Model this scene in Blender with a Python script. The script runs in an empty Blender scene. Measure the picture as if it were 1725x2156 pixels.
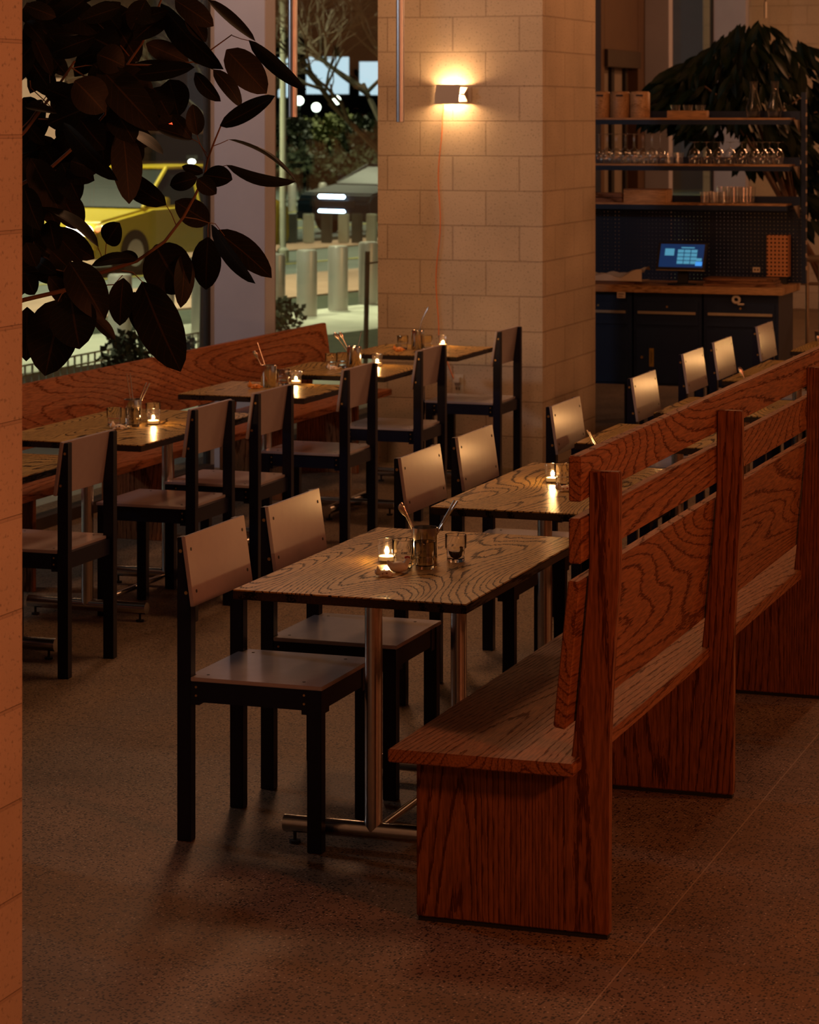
import bpy, bmesh, math, random
from mathutils import Vector, Matrix

random.seed(7)
R = math.radians
SC = bpy.context.scene
COL = SC.collection

# ------------------------------------------------------------------ camera
FPX, YAW, YH, CX, CAMH = 5593.0, R(19.2), 245.0, 862.5, 2.04
CA, SA = math.cos(YAW), math.sin(YAW)
cam_d = bpy.data.cameras.new('camera')
cam = bpy.data.objects.new('camera', cam_d)
COL.objects.link(cam)
cam.location = (0, 0, CAMH)
cam.rotation_euler = (R(90), 0, YAW)
cam_d.sensor_fit = 'HORIZONTAL'
cam_d.sensor_width = 36
cam_d.lens = 36 * FPX / 1725
cam_d.shift_y = -(1078 - YH) / 1725
cam_d.clip_end = 400
cam_d.dof.use_dof = True
cam_d.dof.focus_distance = 7.7
cam_d.dof.aperture_fstop = 12.5
SC.camera = cam

# ------------------------------------------------------------------ render look
SC.view_settings.view_transform = 'Standard'
SC.view_settings.look = 'None'
SC.view_settings.gamma = 1
SC.view_settings.exposure = 0.0
SC.view_settings.use_curve_mapping = False
SC.cycles.use_denoising = True
SC.cycles.max_bounces = 8
SC.cycles.transparent_max_bounces = 24
SC.cycles.caustics_reflective = False
SC.cycles.caustics_refractive = False
SC.cycles.sample_clamp_indirect = 4.0

# ------------------------------------------------------------------ night sky
W = bpy.data.worlds.new('night')
SC.world = W
W.use_nodes = True
W.node_tree.nodes['Background'].inputs[0].default_value = (0.30, 0.36, 0.40, 1)
W.node_tree.nodes['Background'].inputs[1].default_value = 0.03


def lamp(name, loc, watts, col, radius=0.1, kind='POINT', aim=None, cone=60, blend=.5):
    d = bpy.data.lights.new(name, kind)
    d.energy = watts
    d.color = col
    d.shadow_soft_size = radius
    o = bpy.data.objects.new(name, d)
    COL.objects.link(o)
    o.location = loc
    if kind == 'SPOT':
        d.spot_size = R(cone)
        d.spot_blend = blend
        o.rotation_euler = (Vector(aim) - Vector(loc)).to_track_quat('-Z', 'Y').to_euler()
    return o


# unseen warm lamps, some inferred at the right side, others added as fill
lamp('unseen_lamp', (1.3, 4.4, 2.5), 180, (1, .245, .085), .20)
lamp('unseen_lamp', (-1.6, 1.0, 3.2), 36, (1, .32, .12), .25)
lamp('unseen_lamp', (2.4, 9.0, 2.85), 120, (1, .34, .13), .16)
lamp('unseen_lamp', (2.0, 13.8, 2.7), 118, (1, .38, .15), .16)
lamp('unseen_lamp', (-1.2, 21.0, 3.4), 170, (1, .42, .18), .25)
lamp('unseen_lamp', (-1.6, 24.6, 4.3), 260, (1, .42, .18), .25)  # added to brighten the back wall
lamp('unseen_lamp', (-3.3, 15.6, 3.9), 38, (1, .40, .16), .2)  # added to brighten the bar shelves
lamp('unseen_lamp', (-3.6, 9.2, 4.2), 95, (1, .48, .22), .35)
lamp('unseen_lamp', (-4.9, 12.6, 4.2), 125, (1, .48, .24), .35)
lamp('unseen_outdoor_lamp', (-10.5, 9.0, 3.6), 230, (.86, .86, 1), .25)  # cool lamp added to light the mullion through the glass
# unseen street lamps added as downward spots; near cones narrowed to spare the room
for (x, y, z, w) in ((-11.6, 20.0, 5.5, 1300), (-11.6, 25.0, 5.5, 1300), (-11.6, 30.0, 5.5, 1600), (-16.5, 33.0, 6.5, 2400), (-15.5, 43.0, 6.5, 2000), (-20.0, 36.0, 6.5, 1300),
                     (-21.0, 54.0, 7.0, 2600), (-25.0, 66.0, 8.5, 5200), (-30.0, 52.0, 7.0, 2200)):
    lamp('unseen_outdoor_lamp', (x, y, z), w, (.98, .94, .64), .25, 'SPOT', (x - .01, y, 0), 84 if x > -13 else 124, .5)


# ------------------------------------------------------------------ helpers
def at(px, py, d):
    r = (px - CX) * d / FPX
    return Vector((CA * r - SA * d, SA * r + CA * d, CAMH - (py - YH) * d / FPX))


class G:
    """collects geometry, then links it as ONE mesh object"""
    def __init__(self):
        self.v, self.f, self.uv = [], [], []

    def add(self, vs, fs, uvs=None):
        o = len(self.v)
        self.v += [Vector(p) for p in vs]
        self.f += [tuple(i + o for i in f) for f in fs]
        self.uv += uvs if uvs else [None] * len(fs)
        return self

    def box(self, x0, x1, y0, y1, z0, z1):
        vs = [(x, y, z) for z in (z0, z1) for y in (y0, y1) for x in (x0, x1)]
        fs = [(0, 2, 3, 1), (4, 5, 7, 6), (0, 1, 5, 4), (2, 6, 7, 3), (0, 4, 6, 2), (1, 3, 7, 5)]
        return self.add(vs, fs)

    def obox(self, c, ax, ay, az):
        c, ax, ay, az = Vector(c), Vector(ax), Vector(ay), Vector(az)
        vs = [c + ax * i + ay * j + az * k for k in (-1, 1) for j in (-1, 1) for i in (-1, 1)]
        fs = [(0, 2, 3, 1), (4, 5, 7, 6), (0, 1, 5, 4), (2, 6, 7, 3), (0, 4, 6, 2), (1, 3, 7, 5)]
        return self.add(vs, fs)

    def prism(self, poly, a0, a1, axis='y'):
        n = len(poly)
        if axis == 'y':
            vs = [(p[0], a, p[1]) for a in (a0, a1) for p in poly]
        elif axis == 'x':
            vs = [(a, p[0], p[1]) for a in (a0, a1) for p in poly]
        else:
            vs = [(p[0], p[1], a) for a in (a0, a1) for p in poly]
        fs = [tuple(range(n)), tuple(range(2 * n - 1, n - 1, -1))]
        fs += [(i, (i + 1) % n, (i + 1) % n + n, i + n) for i in range(n)]
        return self.add(vs, fs)

    def sweep(self, pts, rad, seg=10, cap=True):
        pts = [Vector(p) for p in pts]
        if not isinstance(rad, (list, tuple)):
            rad = [rad] * len(pts)
        vs, fs, pn = [], [], None
        for i, p in enumerate(pts):
            t = (pts[min(i + 1, len(pts) - 1)] - pts[max(i - 1, 0)]).normalized()
            if pn is None:
                pn = t.orthogonal().normalized()
            pn = (pn - t * pn.dot(t)).normalized()
            b = t.cross(pn)
            for k in range(seg):
                a = 2 * math.pi * k / seg
                vs.append(p + (pn * math.cos(a) + b * math.sin(a)) * rad[i])
        for i in range(len(pts) - 1):
            for k in range(seg):
                k2 = (k + 1) % seg
                fs.append((i * seg + k, i * seg + k2, (i + 1) * seg + k2, (i + 1) * seg + k))
        if cap:
            fs.append(tuple(range(seg - 1, -1, -1)))
            fs.append(tuple((len(pts) - 1) * seg + k for k in range(seg)))
        return self.add(vs, fs)

    def cyl(self, p0, p1, r, r1=None, seg=20):
        return self.sweep([p0, p1], [r, r if r1 is None else r1], seg)

    def lathe(self, prof, seg=24, c=(0, 0, 0), squash=1.0):
        vs, fs = [], []
        n = len(prof)
        for r, z in prof:
            for k in range(seg):
                a = 2 * math.pi * k / seg
                vs.append((c[0] + r * math.cos(a), c[1] + r * math.sin(a) * squash, c[2] + z))
        for i in range(n - 1):
            for k in range(seg):
                k2 = (k + 1) % seg
                fs.append((i * seg + k, i * seg + k2, (i + 1) * seg + k2, (i + 1) * seg + k))
        if prof[0][0] > 1e-6:
            fs.append(tuple(range(seg - 1, -1, -1)))
        if prof[-1][0] > 1e-6:
            fs.append(tuple((n - 1) * seg + k for k in range(seg)))
        return self.add(vs, fs)

    def ball(self, c, rx, ry, rz, rot=0.0, seg=16, rings=9):
        vs, fs = [], []
        cr, sr = math.cos(rot), math.sin(rot)
        for i in range(rings + 1):
            th = math.pi * i / rings
            for k in range(seg):
                a = 2 * math.pi * k / seg
                x, y, z = rx * math.sin(th) * math.cos(a), ry * math.sin(th) * math.sin(a), rz * math.cos(th)
                vs.append((c[0] + x * cr - y * sr, c[1] + x * sr + y * cr, c[2] + z))
        for i in range(rings):
            for k in range(seg):
                k2 = (k + 1) % seg
                fs.append((i * seg + k, (i + 1) * seg + k, (i + 1) * seg + k2, i * seg + k2))
        return self.add(vs, fs)

    def build(self, name, mat, parent=None, bevel=0.0, smooth=False, seg=2, weld=False):
        me = bpy.data.meshes.new(name)
        me.from_pydata([tuple(p) for p in self.v], [], self.f)
        if any(u is not None for u in self.uv):
            lay = me.uv_layers.new(name='uv')
            li = 0
            for f, u in zip(self.f, self.uv):
                for k in range(len(f)):
                    lay.data[li].uv = u[k] if u else (0, 0)
                    li += 1
        bm = bmesh.new()
        bm.from_mesh(me)
        if weld or smooth:
            bmesh.ops.remove_doubles(bm, verts=bm.verts, dist=1e-6)
        if not any(u is not None for u in self.uv):
            bmesh.ops.recalc_face_normals(bm, faces=bm.faces)
        if bevel:
            es = [e for e in bm.edges if len(e.link_faces) == 2 and e.calc_face_angle(0) > R(20)]
            bmesh.ops.bevel(bm, geom=es, offset=bevel, segments=seg, affect='EDGES', clamp_overlap=True)
        bm.to_mesh(me)
        bm.free()
        if smooth or bevel:
            for p in me.polygons:
                p.use_smooth = True
            me.set_sharp_from_angle(angle=R(40))
        if mat:
            me.materials.append(mat)
        o = bpy.data.objects.new(name, me)
        COL.objects.link(o)
        if parent:
            o.parent = parent
        return o


def tag(o, label, cat, group=None, kind=None):
    if label:
        o['label'] = label
    if cat:
        o['category'] = cat
    if group:
        o['group'] = group
    if kind:
        o['kind'] = kind
    return o


def thing(name, label, cat, loc=(0, 0, 0), rz=0.0, group=None):
    o = bpy.data.objects.new(name, None)
    o.empty_display_size = .1
    COL.objects.link(o)
    o.location = loc
    o.rotation_euler = (0, 0, rz)
    return tag(o, label, cat, group)


def struct(o):
    o['kind'] = 'structure'
    return o


def dup(root, loc, rz=None, label=None, group=None):
    r = root.copy()
    COL.objects.link(r)
    r.location = loc
    if rz is not None:
        r.rotation_euler = (0, 0, rz)
    if label:
        r['label'] = label
    if group:
        r['group'] = group
    for ch in list(root.children):
        c = ch.copy()
        COL.objects.link(c)
        c.parent = r
        for g in ch.children:
            d = g.copy()
            COL.objects.link(d)
            d.parent = c
    return r


# ------------------------------------------------------------------ materials
def newmat(name):
    m = bpy.data.materials.new(name)
    m.use_nodes = True
    nt = m.node_tree
    return m, nt, nt.nodes['Principled BSDF']


def N(nt, typ, **kw):
    n = nt.nodes.new(typ)
    for k, v in kw.items():
        setattr(n, k, v)
    return n


def L(nt, a, b):
    nt.links.new(a, b)


def math_n(nt, op, a, b=None):
    n = N(nt, 'ShaderNodeMath', operation=op)
    for i, x in enumerate((a, b)):
        if x is None:
            continue
        if isinstance(x, (int, float)):
            n.inputs[i].default_value = x
        else:
            L(nt, x, n.inputs[i])
    return n.outputs[0]


def plain(name, col, rough=.5, metal=0.0, emit=None, power=0.0, coat=0.0, spec=.5):
    m, nt, b = newmat(name)
    b.inputs['Base Color'].default_value = (*col, 1)
    b.inputs['Roughness'].default_value = rough
    b.inputs['Metallic'].default_value = metal
    b.inputs['Specular IOR Level'].default_value = spec
    b.inputs['Coat Weight'].default_value = coat
    if emit:
        b.inputs['Emission Color'].default_value = (*emit, 1)
        b.inputs['Emission Strength'].default_value = power
    return m


def mottled(name, c0, c1, scale=30, rough=.5, metal=0.0, spec=.5, bump=0.0):
    m, nt, b = newmat(name)
    tc = N(nt, 'ShaderNodeTexCoord')
    no = N(nt, 'ShaderNodeTexNoise')
    no.inputs['Scale'].default_value = scale
    no.inputs['Detail'].default_value = 4
    L(nt, tc.outputs['Object'], no.inputs['Vector'])
    cr = N(nt, 'ShaderNodeValToRGB')
    cr.color_ramp.elements[0].color = (*c0, 1)
    cr.color_ramp.elements[1].color = (*c1, 1)
    cr.color_ramp.elements[0].position = .3
    cr.color_ramp.elements[1].position = .7
    L(nt, no.outputs[0], cr.inputs[0])
    L(nt, cr.outputs[0], b.inputs['Base Color'])
    b.inputs['Roughness'].default_value = rough
    b.inputs['Metallic'].default_value = metal
    b.inputs['Specular IOR Level'].default_value = spec
    if bump:
        bp = N(nt, 'ShaderNodeBump')
        bp.inputs['Strength'].default_value = bump
        bp.inputs['Distance'].default_value = .003
        L(nt, no.outputs[0], bp.inputs['Height'])
        L(nt, bp.outputs[0], b.inputs['Normal'])
    return m


def wood(name, dark, base, light, axis=1, bands=16.0, scale=2.2, rough=.38, line=.16, across=5.0, stretch=.28, spec=.5, bump=.25):
    """oak: contour lines of a stretched noise (cathedral figure) plus fine pores"""
    m, nt, b = newmat(name)
    tc = N(nt, 'ShaderNodeTexCoord')
    oi = N(nt, 'ShaderNodeObjectInfo')
    w = math_n(nt, 'MULTIPLY', oi.outputs['Random'], 31.0)
    mp = N(nt, 'ShaderNodeMapping')
    s = [1.0, 1.0, 1.0]
    s[axis] = stretch
    mp.inputs['Scale'].default_value = s
    L(nt, tc.outputs['Object'], mp.inputs['Vector'])
    no = N(nt, 'ShaderNodeTexNoise', noise_dimensions='4D')
    no.inputs['Scale'].default_value = scale
    no.inputs['Detail'].default_value = 1.6
    no.inputs['Roughness'].default_value = .35
    no.inputs['Distortion'].default_value = .25
    L(nt, mp.outputs[0], no.inputs['Vector'])
    L(nt, w, no.inputs['W'])
    # fine jitter so the lines look ragged
    mp2 = N(nt, 'ShaderNodeMapping')
    s2 = [60.0, 60.0, 60.0]
    s2[axis] = 5.0
    mp2.inputs['Scale'].default_value = s2
    L(nt, tc.outputs['Object'], mp2.inputs['Vector'])
    fine = N(nt, 'ShaderNodeTexNoise')
    fine.inputs['Scale'].default_value = 3.0
    fine.inputs['Detail'].default_value = 3
    L(nt, mp2.outputs[0], fine.inputs['Vector'])
    a = math_n(nt, 'MULTIPLY', no.outputs[0], bands)
    j = math_n(nt, 'MULTIPLY', fine.outputs[0], .7)
    sep = N(nt, 'ShaderNodeSeparateXYZ')
    L(nt, tc.outputs['Object'], sep.inputs[0])
    cross = math_n(nt, 'MULTIPLY', sep.outputs[0 if axis != 0 else 1], across)
    v = math_n(nt, 'FRACT', math_n(nt, 'ADD', math_n(nt, 'ADD', a, j), cross))
    cr = N(nt, 'ShaderNodeValToRGB')
    e = cr.color_ramp.elements
    e[0].position, e[0].color = 0.0, (*dark, 1)
    e[1].position, e[1].color = 1.0, (*light, 1)
    k = e.new(line)
    k.color = (*dark, 1)
    k = e.new(line + .10)
    k.color = (*base, 1)
    k = e.new(.97)
    k.color = (*light, 1)
    L(nt, v, cr.inputs[0])
    pores = N(nt, 'ShaderNodeMapRange')
    pores.inputs[1].default_value = .38
    pores.inputs[2].default_value = .60
    pores.inputs[3].default_value = .62
    pores.inputs[4].default_value = 1.0
    L(nt, fine.outputs[0], pores.inputs[0])
    mx = N(nt, 'ShaderNodeMix', data_type='RGBA', blend_type='MULTIPLY')
    mx.inputs[0].default_value = 1.0
    L(nt, cr.outputs[0], mx.inputs[6])
    L(nt, pores.outputs[0], mx.inputs[7])
    L(nt, mx.outputs[2], b.inputs['Base Color'])
    b.inputs['Roughness'].default_value = rough
    sm = N(nt, 'ShaderNodeMapRange')
    sm.inputs[1].default_value = line * .8
    sm.inputs[2].default_value = line + .10
    sm.inputs[3].default_value = spec * .12
    sm.inputs[4].default_value = spec
    L(nt, v, sm.inputs[0])
    L(nt, sm.outputs[0], b.inputs['Specular IOR Level'])
    bp = N(nt, 'ShaderNodeBump')
    bp.inputs['Strength'].default_value = bump
    bp.inputs['Distance'].default_value = .001
    L(nt, fine.outputs[0], bp.inputs['Height'])
    L(nt, bp.outputs[0], b.inputs['Normal'])
    return m


def blockwork(name, c1, c2, mortar, voff=0.0, uoff=0.0):
    m, nt, b = newmat(name)
    uv = N(nt, 'ShaderNodeUVMap', uv_map='uv')
    mp = N(nt, 'ShaderNodeMapping')
    mp.inputs['Location'].default_value = (uoff, voff, 0)
    L(nt, uv.outputs[0], mp.inputs['Vector'])
    br = N(nt, 'ShaderNodeTexBrick')
    br.offset = .5
    br.inputs['Color1'].default_value = (*c1, 1)
    br.inputs['Color2'].default_value = (*c2, 1)
    br.inputs['Mortar'].default_value = (*mortar, 1)
    br.inputs['Scale'].default_value = 1.0
    br.inputs['Mortar Size'].default_value = .0045
    br.inputs['Mortar Smooth'].default_value = .35
    br.inputs['Brick Width'].default_value = .4064
    br.inputs['Row Height'].default_value = .2032
    L(nt, mp.outputs[0], br.inputs['Vector'])
    no = N(nt, 'ShaderNodeTexNoise')
    no.inputs['Scale'].default_value = 90
    no.inputs['Detail'].default_value = 5
    L(nt, uv.outputs[0], no.inputs['Vector'])
    big = N(nt, 'ShaderNodeTexNoise')
    big.inputs['Scale'].default_value = 3
    big.inputs['Detail'].default_value = 3
    L(nt, uv.outputs[0], big.inputs['Vector'])
    pit = N(nt, 'ShaderNodeMapRange')
    pit.inputs[1].default_value = .30
    pit.inputs[2].default_value = .42
    pit.inputs[3].default_value = .45
    pit.inputs[4].default_value = 1.0
    L(nt, no.outputs[0], pit.inputs[0])
    mx = N(nt, 'ShaderNodeMix', data_type='RGBA', blend_type='MULTIPLY')
    mx.inputs[0].default_value = .8
    L(nt, br.outputs[0], mx.inputs[6])
    L(nt, pit.outputs[0], mx.inputs[7])
    sh = N(nt, 'ShaderNodeMapRange')
    sh.inputs[1].default_value = .3
    sh.inputs[2].default_value = .7
    sh.inputs[3].default_value = .88
    sh.inputs[4].default_value = 1.06
    L(nt, big.outputs[0], sh.inputs[0])
    mx2 = N(nt, 'ShaderNodeMix', data_type='RGBA', blend_type='MULTIPLY')
    mx2.inputs[0].default_value = 1.0
    L(nt, mx.outputs[2], mx2.inputs[6])
    L(nt, sh.outputs[0], mx2.inputs[7])
    L(nt, mx2.outputs[2], b.inputs['Base Color'])
    b.inputs['Roughness'].default_value = .85
    b.inputs['Specular IOR Level'].default_value = .2
    h = math_n(nt, 'SUBTRACT', math_n(nt, 'MULTIPLY', no.outputs[0], .12), br.outputs['Fac'])
    bp = N(nt, 'ShaderNodeBump')
    bp.inputs['Strength'].default_value = .8
    bp.inputs['Distance'].default_value = .006
    L(nt, h, bp.inputs['Height'])
    L(nt, bp.outputs[0], b.inputs['Normal'])
    return m


def terrazzo(name):
    m, nt, b = newmat(name)
    tc = N(nt, 'ShaderNodeTexCoord')
    big = N(nt, 'ShaderNodeTexNoise')
    big.inputs['Scale'].default_value = 2.5
    big.inputs['Detail'].default_value = 6
    L(nt, tc.outputs['Object'], big.inputs['Vector'])
    base = N(nt, 'ShaderNodeValToRGB')
    base.color_ramp.elements[0].position = .3
    base.color_ramp.elements[0].color = (.165, .110, .066, 1)
    base.color_ramp.elements[1].position = .7
    base.color_ramp.elements[1].color = (.255, .175, .108, 1)
    L(nt, big.outputs[0], base.inputs[0])
    col = base.outputs[0]
    for sc, lo, hi, c, dens in ((130, .0, .34, (.012, .008, .006), .46), (80, .0, .28, (.02, .013, .009), .36),
                                (120, .0, .24, (.52, .44, .34), .10)):
        vo = N(nt, 'ShaderNodeTexVoronoi')
        vo.inputs['Scale'].default_value = sc
        L(nt, tc.outputs['Object'], vo.inputs['Vector'])
        near = N(nt, 'ShaderNodeMapRange')
        near.inputs[1].default_value = hi
        near.inputs[2].default_value = hi + .12
        near.inputs[3].default_value = 1
        near.inputs[4].default_value = 0
        L(nt, vo.outputs['Distance'], near.inputs[0])
        sp = N(nt, 'ShaderNodeSeparateColor')
        L(nt, vo.outputs['Color'], sp.inputs[0])
        pick = math_n(nt, 'LESS_THAN', sp.outputs[0], dens)
        f = math_n(nt, 'MULTIPLY', near.outputs[0], pick)
        mx = N(nt, 'ShaderNodeMix', data_type='RGBA')
        L(nt, f, mx.inputs[0])
        L(nt, col, mx.inputs[6])
        mx.inputs[7].default_value = (*c, 1)
        col = mx.outputs[2]
    # saw-cut joints in the slab
    se = N(nt, 'ShaderNodeSeparateXYZ')
    L(nt, tc.outputs['Object'], se.inputs[0])
    for out, pos, c, wd in ((0, -1.61, (.40, .31, .21), .0022), (1, 8.026, (.05, .035, .025), .003)):
        f = math_n(nt, 'LESS_THAN', math_n(nt, 'ABSOLUTE', math_n(nt, 'SUBTRACT', se.outputs[out], pos)), wd)
        mx = N(nt, 'ShaderNodeMix', data_type='RGBA')
        L(nt, math_n(nt, 'MULTIPLY', f, .8), mx.inputs[0])
        L(nt, col, mx.inputs[6])
        mx.inputs[7].default_value = (*c, 1)
        col = mx.outputs[2]
    L(nt, col, b.inputs['Base Color'])
    ro = N(nt, 'ShaderNodeMapRange')
    ro.inputs[3].default_value = .42
    ro.inputs[4].default_value = .62
    L(nt, big.outputs[0], ro.inputs[0])
    L(nt, ro.outputs[0], b.inputs['Roughness'])
    b.inputs['Specular IOR Level'].default_value = .4
    return m


def clear_glass(name, tint=(1, 1, 1), fres=1.45, rough=.02, gain=1.0):
    m, nt, b = newmat(name)
    nt.nodes.remove(b)
    out = nt.nodes['Material Output']
    tr = N(nt, 'ShaderNodeBsdfTransparent')
    tr.inputs[0].default_value = (*tint, 1)
    gl = N(nt, 'ShaderNodeBsdfGlossy')
    gl.inputs['Roughness'].default_value = rough
    gl.inputs[0].default_value = (1, 1, 1, 1)
    lw = N(nt, 'ShaderNodeLayerWeight')
    lw.inputs[0].default_value = .5
    fac = math_n(nt, 'ADD', math_n(nt, 'MULTIPLY', math_n(nt, 'POWER', lw.outputs['Facing'], 2.2), .8), .07)
    mx = N(nt, 'ShaderNodeMixShader')
    L(nt, math_n(nt, 'MULTIPLY', fac, gain), mx.inputs[0])
    L(nt, tr.outputs[0], mx.inputs[1])
    L(nt, gl.outputs[0], mx.inputs[2])
    L(nt, mx.outputs[0], out.inputs[0])
    return m


def leafmat(name, c0, c1, vein, rough=.4, spec=.4):
    m, nt, b = newmat(name)
    uv = N(nt, 'ShaderNodeUVMap', uv_map='uv')
    se = N(nt, 'ShaderNodeSeparateXYZ')
    L(nt, uv.outputs[0], se.inputs[0])
    au = math_n(nt, 'ABSOLUTE', math_n(nt, 'SUBTRACT', se.outputs[0], .5))
    rib = math_n(nt, 'LESS_THAN', au, .022)
    sv = math_n(nt, 'FRACT', math_n(nt, 'SUBTRACT', math_n(nt, 'MULTIPLY', se.outputs[1], 9.0), math_n(nt, 'MULTIPLY', au, 4.0)))
    side = math_n(nt, 'MULTIPLY', math_n(nt, 'LESS_THAN', sv, .07), .45)
    f = math_n(nt, 'MAXIMUM', rib, side)
    tc = N(nt, 'ShaderNodeTexCoord')
    no = N(nt, 'ShaderNodeTexNoise')
    no.inputs['Scale'].default_value = 8
    L(nt, tc.outputs['Object'], no.inputs['Vector'])
    cr = N(nt, 'ShaderNodeValToRGB')
    cr.color_ramp.elements[0].color = (*c0, 1)
    cr.color_ramp.elements[1].color = (*c1, 1)
    cr.color_ramp.elements[0].position = .35
    cr.color_ramp.elements[1].position = .65
    L(nt, no.outputs[0], cr.inputs[0])
    mx = N(nt, 'ShaderNodeMix', data_type='RGBA')
    L(nt, f, mx.inputs[0])
    L(nt, cr.outputs[0], mx.inputs[6])
    mx.inputs[7].default_value = (*vein, 1)
    L(nt, mx.outputs[2], b.inputs['Base Color'])
    b.inputs['Roughness'].default_value = rough
    b.inputs['Specular IOR Level'].default_value = spec
    return m


def perforated(name, col, hs=.09, solid=False):
    m, nt, b = newmat(name)
    out = nt.nodes['Material Output']
    b.inputs['Base Color'].default_value = (*col, 1)
    b.inputs['Roughness'].default_value = .35
    tc = N(nt, 'ShaderNodeTexCoord')
    se = N(nt, 'ShaderNodeSeparateXYZ')
    L(nt, tc.outputs['Object'], se.inputs[0])
    d = None
    for k in (0, 2):
        q = math_n(nt, 'SUBTRACT', math_n(nt, 'FRACT', math_n(nt, 'MULTIPLY', se.outputs[k], 1 / .026)), .5)
        q = math_n(nt, 'ABSOLUTE', q)
        d = q if d is None else math_n(nt, 'MAXIMUM', d, q)
    hole = math_n(nt, 'LESS_THAN', d, hs)
    tr = N(nt, 'ShaderNodeBsdfDiffuse' if solid else 'ShaderNodeBsdfTransparent')
    tr.inputs[0].default_value = (.01, .008, .006, 1) if solid else (1, 1, 1, 1)
    mx = N(nt, 'ShaderNodeMixShader')
    L(nt, hole, mx.inputs[0])
    L(nt, b.outputs[0], mx.inputs[1])
    L(nt, tr.outputs[0], mx.inputs[2])
    L(nt, mx.outputs[0], out.inputs[0])
    return m


M = {}
M['floor'] = terrazzo('speckled concrete')
M['pillar'] = blockwork('cream concrete block', (.56, .47, .35), (.52, .44, .33), (.42, .34, .25), voff=.021, uoff=.19)
M['pillar_near'] = blockwork('cream concrete block near', (.56, .47, .36), (.53, .45, .34), (.46, .38, .29), voff=.035)
M['plaster'] = mottled('dark ceiling paint', (.05, .045, .04), (.06, .055, .05), 6, .9)
M['wall'] = mottled('beige wall', (.36, .29, .21), (.40, .32, .23), 3, .9)
M['bench'] = wood('reddish oak along', (.135, .048, .017), (.295, .115, .040), (.345, .140, .050), axis=1, bands=52, scale=2.6, rough=.45, across=14, stretch=.10, line=.12, spec=.2)
M['bench_up'] = wood('reddish oak upright', (.105, .036, .013), (.235, .088, .031), (.285, .110, .040), axis=2, bands=60, scale=2.8, rough=.48, across=18, stretch=.065, line=.13, spec=.2)
M['banquette'] = wood('red oak banquette', (.16, .046, .016), (.30, .095, .034), (.35, .118, .042), axis=1, bands=46, scale=2.2, rough=.42, across=10, stretch=.11, line=.11, spec=.2)
M['table'] = wood('oak table top', (.040, .017, .004), (.46, .275, .070), (.54, .33, .092), axis=1, bands=48, scale=3.0, rough=.33, across=14, stretch=.26, line=.16, spec=.42)
M['edge'] = wood('dark oak edge', (.012, .007, .003), (.030, .017, .009), (.036, .02, .01), axis=1, bands=10, scale=2, rough=.5, spec=.25)
M['counter'] = wood('pale oak worktop', (.26, .13, .05), (.50, .28, .12), (.56, .33, .15), axis=0, bands=9, scale=1.2, rough=.4, line=.06)
M['lightwood'] = wood('pale wood', (.34, .19, .085), (.52, .30, .14), (.56, .33, .16), axis=0, bands=5, scale=2, rough=.5, line=.05)
M['board'] = wood('walnut boards', (.10, .045, .018), (.22, .10, .042), (.26, .12, .05), axis=0, bands=9, scale=3, rough=.45)
M['navy'] = mottled('navy lacquer', (.004, .0055, .022), (.005, .007, .027), 14, .38, spec=.35)
M['navycab'] = mottled('navy sheet steel', (.008, .020, .060), (.010, .024, .068), 9, .40, spec=.4)
M['panel'] = mottled('grey laminate', (.40, .36, .385), (.42, .38, .40), 25, .25, spec=.8)
M['seat'] = mottled('grey laminate seat', (.36, .34, .365), (.38, .36, .385), 25, .20, spec=.7)
M['brass'] = plain('brass', (.75, .48, .18), .35, 1.0)
M['hole'] = plain('black screw', (.01, .01, .012), .6)
M['steel'] = mottled('brushed steel', (.60, .58, .55), (.68, .66, .62), 60, .22, metal=1.0)
M['cup'] = plain('polished steel', (.70, .66, .60), .16, 1.0)
M['cutlery'] = plain('cutlery steel', (.78, .74, .68), .2, 1.0)
M['black'] = plain('black plastic', (.012, .011, .011), .45)
M['rubber'] = plain('black rubber', (.008, .008, .008), .8)
M['glass'] = clear_glass('tumbler glass', (.985, .985, .98), 1.45, .10, 1.25)
m_, nt_, b_ = newmat('thick glass')
b_.inputs['Base Color'].default_value = (.97, .97, .96, 1)
b_.inputs['Roughness'].default_value = .02
b_.inputs['IOR'].default_value = 1.45
b_.inputs['Transmission Weight'].default_value = 1.0
M['thick'] = m_
M['pane'] = clear_glass('window glass', (.93, .97, .93), 1.45, .0, .15)
M['wax'] = plain('candle wax', (.85, .62, .32), .6, emit=(1, .45, .12), power=.5)
M['flame'] = plain('flame', (1, .8, .5), .5, emit=(1, .72, .40), power=40)
M['ceramic'] = plain('white ceramic', (.84, .77, .66), .3)
M['spot'] = plain('brown glaze', (.28, .09, .03), .3)
M['red'] = plain('red glaze', (.45, .03, .02), .3)
M['darkglaze'] = plain('dark glaze', (.02, .02, .025), .3)
M['orange'] = plain('orange glaze', (.75, .30, .06), .35)
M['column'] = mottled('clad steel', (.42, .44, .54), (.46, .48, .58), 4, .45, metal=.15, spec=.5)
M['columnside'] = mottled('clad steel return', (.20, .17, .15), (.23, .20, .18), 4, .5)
M['gasket'] = plain('black gasket', (.006, .006, .006), .6)
M['tube'] = mottled('grey metal tube', (.55, .56, .62), (.60, .61, .66), 30, .3, metal=.85)
M['sconce'] = plain('grey enamel', (.42, .36, .30), .5)
M['sconce_in'] = plain('white enamel', (.80, .76, .68), .5)
M['bulb'] = plain('lamp bulb', (1, .9, .7), .4, emit=(1, .55, .24), power=900)
M['cord'] = plain('orange cord', (.75, .20, .035), .5)
M['white'] = plain('white plastic', (.62, .56, .46), .4)
M['leaf'] = leafmat('rubber plant leaf', (.0055, .007, .0035), (.010, .011, .005), (.045, .030, .012), .50, .22)
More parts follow.
